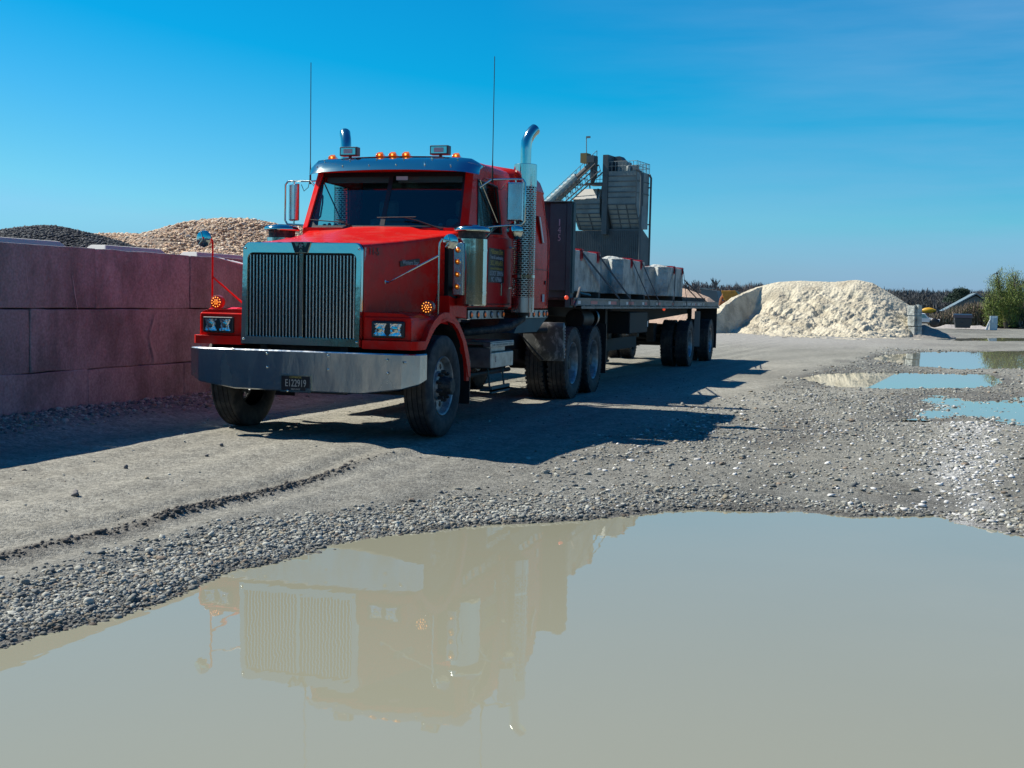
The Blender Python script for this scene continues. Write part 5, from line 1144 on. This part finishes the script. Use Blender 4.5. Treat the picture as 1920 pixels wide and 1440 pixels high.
# batch plant
DP = 120.; PXM = CF/ (Vector(on(1187, 560, 'Y', DP)-CAM).dot(_f)); PXM_ = PXM
O = on(1187, 566, 'Y', DP); vd = Vector((O.x-CX, O.y-CY, 0)).normalized(); th0 = math.atan2(vd.y, vd.x)-math.pi/2
PR = th0-R(21)
P = empty('batch_plant', 'tall dark grey concrete batching plant with hoppers, silo tower and walled base behind the trailer', 'batching plant', (O.x, O.y, 0), PR)
def zz(v): return O.z+(566-v)/PXM*1.0
c21, s21 = math.cos(R(21)), math.sin(R(21))
def lx(u): return (u-1187)/PXM/c21          # along the front face
DEP = (1211-1187)/PXM/s21
def hop(name, m_, pts_top, pts_bot, par=None):
    m = MB(); m.hexa(pts_bot+pts_top); return m.build(name, m_, par or P)
def rect4(x0, x1, y0, y1, z): return [(x0, y0, z), (x1, y0, z), (x1, y1, z), (x0, y1, z)]
L_, R_2 = lx(1134), 0
big = hop('hopper', plantm, rect4(L_, R_2, 0, DEP, zz(322)), rect4(L_, R_2, 0, DEP, zz(385)))
hop('hopper_cone', plantm, rect4(L_, R_2, 0, DEP, zz(385)), rect4(lx(1139), lx(1190), .9, DEP-.6, zz(428)), big)
m = MB()
for v in (331, 341, 351, 361, 371, 384): m.box(L_-.04, R_2+.04, -.06, -.004, zz(v)-.06, zz(v)+.06)
for v in (340, 362): m.box(R_2+.004, R_2+.06, 0, DEP, zz(v)-.05, zz(v)+.05)
for x in (-.02,): m.box(x, x+.08, -.07, -.005, zz(385), zz(322))
m.box(R_2+.004, R_2+.07, DEP*.48, DEP*.52, zz(385), zz(322))
m.build('stiffener', plantd, big)
m = MB()
for k in range(1, 5):
    t = k/5; v = 385+(428-385)*t; xa = L_+(lx(1139)-L_)*t; xb = 0+(lx(1190))*t; yy = .9*t; m.box(xa, xb, yy-.09, yy-.02, zz(v)-.05, zz(v)+.05)
for fx in (.0, .33, .66, 1.0):
    xa = L_+(R_2-L_)*fx; xb = lx(1139)+(lx(1190)-lx(1139))*fx; m.tube([(xa, -.05, zz(385)), (xb, .85, zz(428))], .06, 4)
m.build('rib', plantd, big)
# narrow dark tower slab
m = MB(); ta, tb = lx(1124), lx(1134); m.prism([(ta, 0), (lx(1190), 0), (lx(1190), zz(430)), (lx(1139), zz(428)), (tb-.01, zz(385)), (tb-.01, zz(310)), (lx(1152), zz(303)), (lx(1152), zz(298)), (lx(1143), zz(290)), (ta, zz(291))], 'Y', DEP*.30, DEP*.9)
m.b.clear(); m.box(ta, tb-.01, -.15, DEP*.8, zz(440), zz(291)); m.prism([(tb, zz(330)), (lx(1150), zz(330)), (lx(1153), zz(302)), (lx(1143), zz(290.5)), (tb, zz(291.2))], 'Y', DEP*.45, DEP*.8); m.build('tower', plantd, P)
m = MB(); m.box(lx(1146), lx(1163), DEP*.2, DEP*.6, zz(322)+.01, zz(303)); m.box(lx(1166), lx(1180), DEP*.25, DEP*.5, zz(322)+.01, zz(310)); m.lathe([(zz(322), .25), (zz(312), .25), (zz(310), 0)], org=(lx(1168), .6, 0), seg=12); m.build('top_unit', plantm, P)
# railings
m = MB()
rl = [(L_, -.02), (R_2+.03, -.02), (R_2+.03, DEP), (L_, DEP)]
for (a, b_) in zip(rl, rl[1:]):
    for dz in (.55, 1.05): m.tube([(a[0], a[1], zz(322)+dz), (b_[0], b_[1], zz(322)+dz)], .03, 5)
    for k in range(9):
        t = k/8; m.tube([(a[0]+(b_[0]-a[0])*t, a[1]+(b_[1]-a[1])*t, zz(322)), (a[0]+(b_[0]-a[0])*t, a[1]+(b_[1]-a[1])*t, zz(322)+1.05)], .03, 5)
m.tube([(lx(1110), .2, zz(328)), (lx(1124), .2, zz(328))], .03); m.tube([(lx(1110), .2, zz(336)), (lx(1124), .2, zz(336))], .03)
for u in (1110, 1117, 1123): m.tube([(lx(u), .2, zz(343)), (lx(u), .2, zz(328))], .03)
m.build('railing', plantm, P)
# left hopper; its hood's sunlight is put into a paler sheet colour
h2 = hop('hopper', plantm, rect4(lx(1066), lx(1117), .3, DEP, zz(373)), rect4(lx(1066), lx(1117), .3, DEP, zz(400)))
hop('hopper_cone', plantm, rect4(lx(1066), lx(1117), .3, DEP, zz(400)), rect4(lx(1072), lx(1120), 1.1, DEP-.6, zz(430)), h2)
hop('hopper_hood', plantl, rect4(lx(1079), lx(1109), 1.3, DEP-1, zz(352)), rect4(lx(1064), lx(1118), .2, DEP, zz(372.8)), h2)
m = MB()
for v in (382, 391, 400): m.box(lx(1066)-.04, lx(1117)+.04, .22, .294, zz(v)-.05, zz(v)+.05)
for k in range(1, 4): t = k/4; m.box(lx(1067+5*t), lx(1117+3*t), .3+.8*t-.09, .3+.8*t-.02, zz(400+30*t)-.05, zz(400+30*t)+.05)
for fx in (.1, .6): m.tube([(lx(1066+51*fx), .22, zz(400)), (lx(1072+48*fx), 1.03, zz(430))], .06, 4)
m.build('stiffener', plantd, h2)
m = MB(); m.box(lx(1070), lx(1124), .0, .15, zz(347), zz(345)); m.tube([(lx(1097), .4, zz(352)), (lx(1098), .1, zz(346))], .08); m.tube([(lx(1124), 0, zz(346)), (lx(1117), .25, zz(372))], .07); m.tube([(lx(1107), 1.2, zz(352)), (lx(1112), .25, zz(372))], .07)
m.box(lx(1090), lx(1124), 0, 2.5, zz(345), zz(342)); m.build('gantry', plantd, P)
# walled base
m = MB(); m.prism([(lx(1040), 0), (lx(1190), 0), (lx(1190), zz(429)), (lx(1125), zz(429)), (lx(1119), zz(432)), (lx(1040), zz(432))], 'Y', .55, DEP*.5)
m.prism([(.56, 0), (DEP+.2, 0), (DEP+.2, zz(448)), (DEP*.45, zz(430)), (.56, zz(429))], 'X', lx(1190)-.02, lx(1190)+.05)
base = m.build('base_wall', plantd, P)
m = MB(); x = lx(1045)
while x < lx(1189): m.box(x, x+.07, .49, .546, 0, zz(433)); x += .22
m.build('siding_rib', plantd, base)
m = MB(); m.tube([(lx(1188), -.3, zz(320)), (lx(1196), -.3, zz(325)), (lx(1198), -.3, zz(335)), (lx(1198), -.3, zz(560))], .14, 8)
m.tube([(R_2+.1, DEP-.2, zz(323)), (R_2+.22, DEP+.05, zz(330)), (R_2+.22, DEP+.05, zz(560))], .12, 8)
for v in (340, 410): m.box(lx(1192), lx(1198), -.3, 0, zz(v)-.06, zz(v)+.06); m.box(R_2, R_2+.2, DEP-.15, DEP+.05, zz(v+8)-.06, zz(v+8)+.06)
m.build('fill_pipe', plantd, P, smooth=40)
# conveyor
CV = empty('conveyor', 'long inclined covered conveyor with lattice truss and handrail feeding the batching plant', 'conveyor', (O.x, O.y, 0), PR)
ca_, cb_ = Vector((lx(1110), -.4, zz(303))), Vector((lx(1022), -.6, zz(383))); d_ = (cb_-ca_).normalized(); end = cb_+d_*((cb_.z-.8)/-d_.z) ; covs = ca_+(cb_-ca_)*.36
m = MB(); pts = [covs+(end-covs)*i/70 for i in range(71)]; m.tube(pts, [.62 if i % 2 else .52 for i in range(71)], 14); m.build('belt_cover', galv, CV, smooth=20)
m = MB(); m.tube([ca_+Vector((0, 0, .0)), covs], .30, 8); nrm = Vector((-d_.z, 0, d_.x)); nrm = nrm if nrm.z < 0 else -nrm
lo0, lo1 = ca_+nrm*1.4, end+nrm*1.0
for yy in (-.5, .5):
    o_ = Vector((0, yy, 0)); m.tube([ca_+nrm*.45+o_, end+nrm*.45+o_], .07, 5); m.tube([lo0+o_, lo1+o_], .07, 5); nn = 34
    for k in range(nn):
        a = (ca_+nrm*.45).lerp(end+nrm*.45, k/nn)+o_; b_ = lo0.lerp(lo1, (k+.5)/nn)+o_; c_ = (ca_+nrm*.45).lerp(end+nrm*.45, (k+1)/nn)+o_; m.tube([a, b_, c_], .045, 4)
for f_ in (.55, .85):
    q = lo0.lerp(lo1, f_); m.tube([q+Vector((-.5, -.5, 0)), (q.x-.6, q.y-.6, 0)], .12, 5); m.tube([q+Vector((.5, .5, 0)), (q.x+.6, q.y+.6, 0)], .12, 5)
m.build('truss', mat('conveyor_steel', (.12, .11, .10), .7), CV)
m = MB(); ha, hb_ = ca_-nrm*.2+Vector((0, .9, 0)), end-nrm*.2+Vector((0, .9, 0))
for dz in (.55, 1.1): m.tube([ha+Vector((0, 0, dz)), hb_+Vector((0, 0, dz))], .035, 5)
for k in range(40): q = ha.lerp(hb_, k/39); m.tube([q, q+Vector((0, 0, 1.1))], .035, 5)
q = ha+Vector((-1.2, 0, -.4)); m.tube([q, q+Vector((-.1, 0, 3.0))], .05, 5); m.box(q.x-.1, q.x+.35, q.y-.1, q.y+.1, q.z+2.9, q.z+3.1)
m.build('handrail', plantm, CV)
m = MB(); m.box(lx(1086), lx(1098), -.9, .3, zz(306), zz(288)); m.build('drive_housing', mat('ochre_paint', (.22, .15, .05), .6), CV)
m = MB(); m.box(lx(1098), lx(1112), -.9, .2, zz(306), zz(293)); m.prism([(lx(1104), zz(306)), (lx(1113), zz(300)), (lx(1112), zz(330)), (lx(1106), zz(345))], 'Y', -.8, .1); m.build('head_chute', plantd, CV)

# bare trees
def bare_tree(h, seed, thick=.16, spread=.5):
    rnd = random.Random(seed); tr, cr_ = MB(), MB()
    def grow(mb, p, d, ln, r, lev):
        q = p+d*ln*.5+Vector((rnd.uniform(-.04, .04), rnd.uniform(-.04, .04), 0))*ln; e = q+(d+Vector((rnd.uniform(-.2, .2), rnd.uniform(-.2, .2), rnd.uniform(0, .2)))).normalized()*ln*.5
        mb.tube([p, q, e], [r, r*.8, r*.6], 4 if lev < 2 else 3, caps=False)
        if lev >= 4: return
        n = rnd.choice((3, 4)) if lev < 3 else rnd.choice((3, 4, 5))
        for k in range(n):
            t = rnd.uniform(.35, 1.); s0 = p.lerp(e, t); a = rnd.uniform(0, 6.28); sp = spread*rnd.uniform(.6, 1.4)
            dd = (d+Vector((math.cos(a)*sp, math.sin(a)*sp, rnd.uniform(.05, .35)))).normalized(); grow(cr_, s0, dd, ln*rnd.uniform(.45, .68), max(.055, r*.5), lev+1)
    grow(tr, Vector((0, 0, 0)), Vector((rnd.uniform(-.06, .06), 0, 1)).normalized(), h*.48, thick, 0)
    return tr, cr_
protos = []
for i in range(5):
    root = empty('bare_tree', 'leafless tree', 'tree', (0, 0, 0)); tr, cr_ = bare_tree(9.5, 100+i, .22, .42+.05*i); tr.build('trunk', farbark, root); cr_.build('crown', farbark, root); protos.append(root)
def placetree(i, u, vtop, Y, label, group, used=set()):
    pr = protos[i % 5]; o = pr if i % 5 not in used else copytree(pr); used.add(i % 5)
    p = on(u, vtop, 'Y', Y); o.location = (p.x, p.y, 0); sc = max(.3, p.z/8.6); o.scale = (sc, sc, sc); o.rotation_euler = (0, 0, i*1.7)
    tag(o, label, 'tree', group); return o
ti = 0; rr = random.Random(5)
nth = ['first', 'second', 'third', 'fourth', 'fifth', 'sixth', 'seventh', 'eighth', 'ninth', 'tenth', 'eleventh', 'twelfth', 'thirteenth', 'fourteenth', 'fifteenth', 'sixteenth', 'seventeenth', 'eighteenth', 'nineteenth', 'twentieth', 'twenty-first', 'twenty-second', 'twenty-third', 'twenty-fourth', 'twenty-fifth', 'twenty-sixth', 'twenty-seventh', 'twenty-eighth', 'twenty-ninth', 'thirtieth', 'thirty-first', 'thirty-second']
GA = [(1283+i*7.0, 530 if i < 10 else 533) for i in range(17)]
for k, (u, v) in enumerate(GA):
    placetree(ti, u+rr.uniform(-2, 2), v+rr.uniform(-8, 5)+(6 if k > 12 else 0), 235+rr.uniform(-15, 40), 'bare tree between the trailer tail and the sand heap, %s counted from the trailer' % nth[k], 'bare trees beyond the trailer'); ti += 1
GB = [(1672+i*6.2, 547) for i in range(32)]
for k, (u, v) in enumerate(GB):
    placetree(ti, u+rr.uniform(-2, 2), v+rr.uniform(-5, 9), 320+rr.uniform(-30, 60), 'bare tree in the far row right of the sand heap, %s counted from the heap' % nth[k], 'bare trees right of the sand heap'); ti += 1
# far woodland mass filling the gaps below the crowns
def scrub(name, kind_label, pts, Y0, Y1, n, size, cols, hfun, cat='undergrowth', wide=.10):
    x = RNG.uniform(pts[0], pts[1], n); y = RNG.uniform(Y0, Y1, n); h = hfun(x, y)*(1-RNG.random(n)**2.2*.25); z = h*RNG.random(n)**.8
    a = RNG.uniform(0, 6.28, n); ln = size*RNG.uniform(.5, 1.6, n); w = ln*wide
    tx, ty, tz = RNG.normal(0, .35, n), RNG.normal(0, .35, n), np.ones(n)
    Pp = np.stack([x, y, z], 1); T_ = np.stack([tx, ty, tz], 1); T_ /= np.linalg.norm(T_, axis=1)[:, None]; S_ = np.stack([np.cos(a), np.sin(a), 0*a], 1)
    V = np.stack([Pp-S_*w[:, None], Pp+S_*w[:, None], Pp+T_*ln[:, None]], 1).reshape(-1, 3); F = np.arange(3*n).reshape(-1, 3)
    c = np.array(cols)[RNG.integers(0, len(cols), n)]*RNG.uniform(.7, 1.3, (n, 1)); o = quick_mesh(name, V, F, mat(name+'_m', (.1, .1, .1), 1, vcol='col'), np.repeat(c, 3, 0)); tag(o, kind_label, cat, kind='stuff'); return o
pA, pB = on(1285, 560, 'Y', 262).x, on(1410, 560, 'Y', 262).x
scrub('undergrowth', 'brown leafless undergrowth below the bare trees beyond the trailer', (pA-6, pB+16), 240, 285, 30000, .8, [(.10, .09, .095), (.08, .07, .07), (.12, .10, .09)], lambda x, y: 5.0+2.8*fbm(x*.15, y*.1, 3, 5))
pA, pB = on(1640, 560, 'Y', 340).x, on(1925, 560, 'Y', 340).x
scrub('undergrowth', 'hazy blue-grey far woodland edge right of the sand heap', (pA-10, pB+20), 325, 380, 60000, 1.0, [(.075, .083, .085), (.062, .070, .076), (.098, .095, .088)], lambda x, y: 5.6+3.2*fbm(x*.12, y*.1, 3, 6))  # distance haze mixed into the colours as lighter bluish grey
# reeds / brambles in front of the house
YB = 92
pA, pB = on(1745, 600, 'Y', YB).x, on(1990, 600, 'Y', YB).x
def hreed(x, y):
    px = [on(u, 600, 'Y', YB).x for u in (1740, 1765, 1790, 1815, 1850, 1990)]; return np.interp(x, px, [.35, .6, 1.05, 1.45, 1.6, 1.9])+.35*fbm(x*1.5, y*.8, 3, 7)
scrub('reeds', 'brown dry reeds and brambles along the yard edge below the green tree', (pA, pB+4), YB-1.5, YB+5, 46000, .45, [(.20, .15, .11), (.15, .12, .09), (.24, .19, .14), (.12, .12, .06)], hreed)
# green willow
def willow(label, u, vtop, Y, wpx, seed, dens=26000):
    p = on(u, vtop, 'Y', Y); H = p.z; rw = wpx/2/(CF/(Vector((p.x, p.y, 1))-Vector((CX, CY, 1))).dot(_fw)); root = empty('willow_tree', label, 'tree', (p.x, p.y, 0)); rnd = random.Random(seed)
    tr = MB(); tips = []
    for k in range(5):
        a = k*1.26+rnd.uniform(-.3, .3); r_ = rnd.uniform(.3, .75)*rw; pts = [Vector((0, 0, 0)), Vector((math.cos(a)*r_*.35, math.sin(a)*r_*.35, H*.35)), Vector((math.cos(a)*r_, math.sin(a)*r_, H*rnd.uniform(.6, .85)))]
        tr.tube(pts, [.16, .10, .03], 6)
        for j in range(22):
            t = rnd.uniform(.25, 1); b0 = pts[0].lerp(pts[1], t*2) if t < .5 else pts[1].lerp(pts[2], t*2-1); aa = rnd.uniform(0, 6.28); e = b0+Vector((math.cos(aa)*rw*rnd.uniform(.15, .5), math.sin(aa)*rw*rnd.uniform(.15, .5), H*rnd.uniform(.05, .3)))
            e.z = min(e.z, H*(1.0-.35*min(1, math.hypot(e.x, e.y)/rw)**2)*rnd.uniform(.85, 1)); tr.tube([b0, b0.lerp(e, .5)+Vector((0, 0, .1)), e], [.03, .02, .008], 4); tips += [(b0.lerp(e, q), q) for q in (.4, .6, .8, 1.)]
    tr.build('trunk', bark, root)
    tp = np.array([t[0][:] for t in tips]); n = dens; i_ = RNG.integers(0, len(tp), n); strand = RNG.integers(0, 900, n); so_ = RNG.normal(0, .16, (900, 2)); drop = RNG.random(n)*H*.28
    Pp = tp[i_]+np.stack([so_[strand, 0], so_[strand, 1], -drop+.18], 1)+RNG.normal(0, .03, (n, 3)); Pp[:, 2] = np.maximum(Pp[:, 2], .25)
    T_ = np.stack([RNG.normal(0, .5, n), RNG.normal(0, .5, n), -1+0*Pp[:, 0]], 1); T_ /= np.linalg.norm(T_, axis=1)[:, None]; a = RNG.uniform(0, 6.28, n); S_ = np.stack([np.cos(a), np.sin(a), RNG.normal(0, .3, n)], 1); ln = RNG.uniform(.07, .15, n)
    V = np.stack([Pp, Pp+T_*ln[:, None]*.5+S_*ln[:, None]*.16, Pp+T_*ln[:, None], Pp+T_*ln[:, None]*.5-S_*ln[:, None]*.16], 1).reshape(-1, 3)
    c = np.array([(.15, .20, .025), (.20, .25, .04), (.10, .15, .02), (.25, .29, .07)])[RNG.integers(0, 4, n)]
    quick_mesh('crown', V, np.arange(4*n).reshape(-1, 4), leafm, np.repeat(c, 4, 0), parent=root); return root
leafm = mat('willow_leaf', (.1, .13, .03), .7, vcol='col')
_b = leafm.node_tree.nodes['Principled BSDF']; _b.inputs['Subsurface Weight'].default_value = 0
willow('airy green willow in fresh leaf at the right edge of the yard', 1893, 487, 90, 92, 1, 19000)
willow('second green willow partly cut off by the right frame edge', 1950, 500, 93, 90, 2, 15000)
willow('low pale willow bush on the left side of the green willow', 1862, 536, 89, 44, 3, 5000)
# pine
p = on(1802, 542, 'Y', 210); pt = empty('pine_tree', 'dark flat-topped pine standing alone left of the grey roof', 'tree', (p.x, p.y, 0)); m = MB(); m.tube([(0, 0, 0), (.1, 0, p.z*.6), (0, 0, p.z*.95)], [.3, .2, .08], 6); m.build('trunk', bark, pt)
V_, n = [], 5000; lay = RNG.choice(4, n, p=[.4, .25, .2, .15]); zc_ = np.array([.95, .80, .66, .56])[lay]*p.z; rx = np.array([1.3, 1.6, 1.9, 1.5])[lay]; cxo = np.array([.1, -.5, -.9, .2])[lay]; a = RNG.uniform(0, 6.28, n); rr_ = np.sqrt(RNG.random(n))*rx
Pp = np.stack([cxo+rr_*np.cos(a), rr_*np.sin(a), zc_+RNG.normal(0, .18, n)-rr_*.12], 1); S_ = RNG.normal(0, .14, (n, 3)); T_ = RNG.normal(0, .14, (n, 3)); quick_mesh('crown', np.stack([Pp, Pp+S_, Pp+T_], 1).reshape(-1, 3), np.arange(3*n).reshape(-1, 3), mat('pine_needles', (.03, .055, .035), .9), parent=pt)
# house with grey-teal roof
Hy = 125; r0 = on(1831, 549, 'Y', Hy); e0 = on(1768, 583, 'Y', Hy); e1 = on(1880, 575, 'Y', Hy)
hs_ = empty('house', 'low house with grey-green gable roof half hidden by the reeds', 'house', (r0.x, Hy, 0)); m = MB(); xl = e0.x-r0.x; xr = -xl*.85; zr = r0.z; ze = e0.z
m.loft([[(xl, 0, ze-.12), (0, 0, zr-.15), (xr, 0, ze-.12), (xr, 0, ze), (0, 0, zr), (xl, 0, ze)], [(xl, 9, ze-.12), (0, 9, zr-.15), (xr, 9, ze-.12), (xr, 9, ze), (0, 9, zr), (xl, 9, ze)]]); m.build('roof', mat('roof_teal', (.13, .18, .20), .6), hs_)
m = MB(); m.prism([(xl*.8, 0), (-xl*.7, 0), (-xl*.7, ze*.95+.3), (0, zr-.3), (xl*.8, ze+.3)], 'Y', .5, 8.5); m.build('wall', mat('house_wall', (.10, .14, .16), .7), hs_)
m = MB(); m.box(xl-.1, xl+.05, -.2, 0, 0, ze+.2); m.build('corner_board', whitep, hs_)
# flat dark shed between trees and heap, grey shed left
g0, g1 = on(1690, 578, 'Y', 260), on(1752, 590, 'Y', 260); m = MB(); m.prism([(g0.x, 0), (g1.x+3, 0), (g1.x+3, g0.z*.9), ((g0.x+g1.x)/2, g0.z+.5), (g0.x, g0.z*.9)], 'Y', 260, 268); tag(m.build('shed', mat('shed_dark', (.05, .065, .075), .8), None), 'long low dark shed in front of the far trees right of the sand heap', 'shed')
g0, g1 = on(1313, 541, 'Y', 150), on(1340, 575, 'Y', 150); m = MB(); m.prism([(g0.x, 0), (g1.x+1.0, 0), (g1.x+.2, on(1334, 545, 'Y', 150).z), (g0.x+.1, g0.z)], 'Y', 150, 154); sh = m.build('bin', mat('bin_grey', (.12, .15, .16), .7), None); tag(sh, 'grey sheet-metal bin with slanting top behind the peach gravel heap', 'bin')
m = MB(); q = on(1323, 541, 'Y', 149.9); m.box(g0.x-.05, g1.x-.1, 149.85, 149.98, g0.z+.0, g0.z+.1); m.build('edge', galv, sh)
# yellow loader bucket behind the sand heap
Yl = 74; a, b_ = on(1352, 545, 'Y', Yl), on(1378, 572, 'Y', Yl); ld_ = empty('wheel_loader', 'orange-yellow loader showing only its raised bucket behind the sand heap', 'loader', (a.x, Yl, 0))
w_ = b_.x-a.x; m = MB(); m.prism([(0.0, a.z), (w_, a.z+.02), (w_*1.25, a.z-.25), (w_*.9, a.z-.62), (w_*.25, a.z-.68)], 'Y', 0, 1.6); m.build('bucket', mat('loader_yellow', (.42, .20, .015), .5, var=((.15, .08, .02), 3, 4, .5, .8)), ld_, bevel=.03)
m = MB(); m.tube([(-.15, .3, a.z-1.1), (.0, .3, a.z-.5), (.25, .3, a.z-.15)], .10, 6); m.box(-.3, 2.2, 1.5, 3.5, .6, 1.6); m.build('lift_arm', mat('rusty_orange', (.40, .14, .05), .6), ld_)
for x in (.0, 1.9): m = MB(); m.lathe([(1.4, .3), (1.4, .65), (1.9, .65), (1.9, .3)], org=(x, 0, .65), ax='Y', seg=18); m.build('wheel', blk2, ld_)
# mixer drums, pickup, dumpster, valve box, rubble
def mixer(u0, u1, v0, v1, Y, label, col):
    a, b_ = on(u0, v0, 'Y', Y), on(u1, v1, 'Y', Y); root = empty('mixer_truck', label, 'mixer truck', (a.x, Y, 0)); w_ = b_.x-a.x; h_ = (a.z-b_.z); zc_ = b_.z+h_*.5
    m = MB(); m.lathe([(0, h_*.22), (w_*.2, h_*.42), (w_*.45, h_*.5), (w_*.7, h_*.42), (w_*1.0, h_*.15)], org=(0, 1, zc_), ax='X', seg=18, cap0=True, cap1=True); m.build('drum', col, root, smooth=50)
    m = MB(); m.box(0, w_*1.1, .4, 1.6, zc_-h_*1.1, zc_-h_*.55); m.box(w_*1.1, w_*1.5, .2, 1.8, .6, zc_); m.prism([(w_*.85, zc_-.1), (w_*1.15, zc_-h_*.2), (w_*1.1, zc_-h_*1.0), (w_*.8, zc_-h_*.9)], 'Y', .6, 1.4); m.build('frame', black, root)
    for x in (.1, .35, 1.3): m = MB(); m.lathe([(.2, .2), (.2, .5), (.5, .5)], org=(w_*x, 0, .5), ax='Y', seg=14, cap1=True); m.build('wheel', blk2, root)
mixer(1730, 1756, 576, 589, 110, 'concrete mixer truck with yellow drum behind the white pickup', mat('drum_yellow', (.60, .33, .02), .4))
mixer(1785, 1808, 574, 584, 135, 'faded orange mixer drum half hidden in the reeds below the grey roof', mat('drum_orange', (.50, .28, .12), .6))
Yp = 84; a, b_ = on(1724, 587, 'Y', Yp), on(1762, 605, 'Y', Yp); pk = empty('pickup_truck', 'white pickup parked behind the stacked blocks, nose to the right', 'pickup truck', (a.x, Yp, 0)); w_ = b_.x-a.x; zt = a.z; zb = max(.35, b_.z)
m = MB(); m.prism([(-1.6, zb), (w_, zb), (w_, zb+.25), (w_*.97, zt-.42), (w_*.45, zt-.32), (w_*.28, zt-.02), (-.45, zt), (-.8, zt-.45), (-1.6, zt-.45)], 'Y', 0, 1.7); m.build('body', whitep, pk, bevel=.05)
m = MB(); m.prism([(-.35, zt-.36), (w_*.38, zt-.36), (w_*.24, zt-.08), (-.3, zt-.07)], 'Y', -.01, 1.71); m.build('window', glass2, pk); m = MB(); m.prism([(-.34, zt-.35), (w_*.37, zt-.35), (w_*.23, zt-.09), (-.29, zt-.08)], 'Y', .05, 1.6); m.build('interior', dark, pk)
for x in (-.9, w_*.75): m = MB(); m.lathe([(-.02, .15), (-.02, .36), (.2, .36)], org=(x, 0, .36), ax='Y', seg=18, cap0=True); m.build('wheel', blk2, pk)
Yd = 80; a, b_ = on(1790, 588, 'Y', Yd), on(1822, 612, 'Y', Yd); dm_ = empty('dumpster', 'dark grey dumpster with sloping lid at the foot of the reeds', 'dumpster', (a.x, Yd, 0)); w_ = b_.x-a.x; h_ = a.z
m = MB(); m.loft([[(.1, 0, .1), (w_-.1, 0, .1), (w_-.1, 1.1, .1), (.1, 1.1, .1)], [(0, -.1, h_*.72), (w_, -.1, h_*.72), (w_, 1.2, h_*.9), (0, 1.2, h_*.9)]]); m.box(-.06, .0, .2, .5, h_*.4, h_*.6); m.box(w_*.35, w_*.45, -.08, -.02, .4, .6); m.build('body', mat('dumpster_grey', (.06, .062, .064), .7), dm_, bevel=.02)
m = MB(); m.prism([(-.15, h_*.735), (1.25, h_*.92), (1.2, h_*1.0), (.2, h_*.93)], 'X', -.03, w_+.03); m.build('lid', blk2, dm_)
a, b_ = on(1857, 592, 'Y', Yd), on(1870, 613, 'Y', Yd); m = MB(); w_ = b_.x-a.x; vb = empty('utility_box', 'pale blue-white utility cabinet with leaning board right of the dumpster', 'utility box', (a.x, Yd, 0))
m.box(0, w_, 0, .45, .0, a.z*.98); m.box(w_*.35, w_*.95, -.04, -.002, a.z*.45, a.z*.9); m.build('cabinet', mat('cabinet_blue', (.42, .52, .55), .5), vb, bevel=.01)
m = MB(); m.hexa([(-.30, -.1, 0), (-.12, -.1, 0), (-.12, .2, 0), (-.30, .2, 0), (-.06, -.1, a.z*.65), (.0, -.1, a.z*.72), (.0, .2, a.z*.72), (-.06, .2, a.z*.65)]); m.build('board', whitep, vb)
def rub_(X, Y, x, y): return np.where(np.abs(X) < .97, .30*np.clip(1-np.abs(Y)*1.1, 0, 1)*np.clip(fbm(x*.9, y, 3, 99)*3+.7, 0, 1), -.1)
xa, xb = on(1742, 605, 'Y', 82).x, on(1862, 605, 'Y', 82).x
heightpile('rubble_bank', 'rubble', 'low pale bank of rubble on both sides of the dumpster', (xa+xb)/2, 83.5, (xb-xa)/2, 1.2, rub_, mat('rubble', (.34, .31, .28), .95, bump=(4, 1, .1)), (160, 14))

# the woods on the near side of the yard, behind the photographer: seen only in the truck's chrome, paint and side window
wc = [(.035, .05, .025), (.05, .06, .03), (.03, .035, .028), (.06, .055, .04)]
scrub('woodland', 'dark green and brown woods mirrored in the chrome and the cab window', (-70, 90), -62, -54, 30000, 2.4, wc, lambda x, y: 3.0+1.6*fbm(x*.15, y*.1, 3, 44), 'woodland', .35)
scrub('woodland', 'dark woods along the east side of the yard, mirrored in the truck side', (62, 70), -55, 30, 26000, 2.4, wc, lambda x, y: 5.5+3*fbm(x*.1, y*.15, 3, 45), 'woodland', .35)
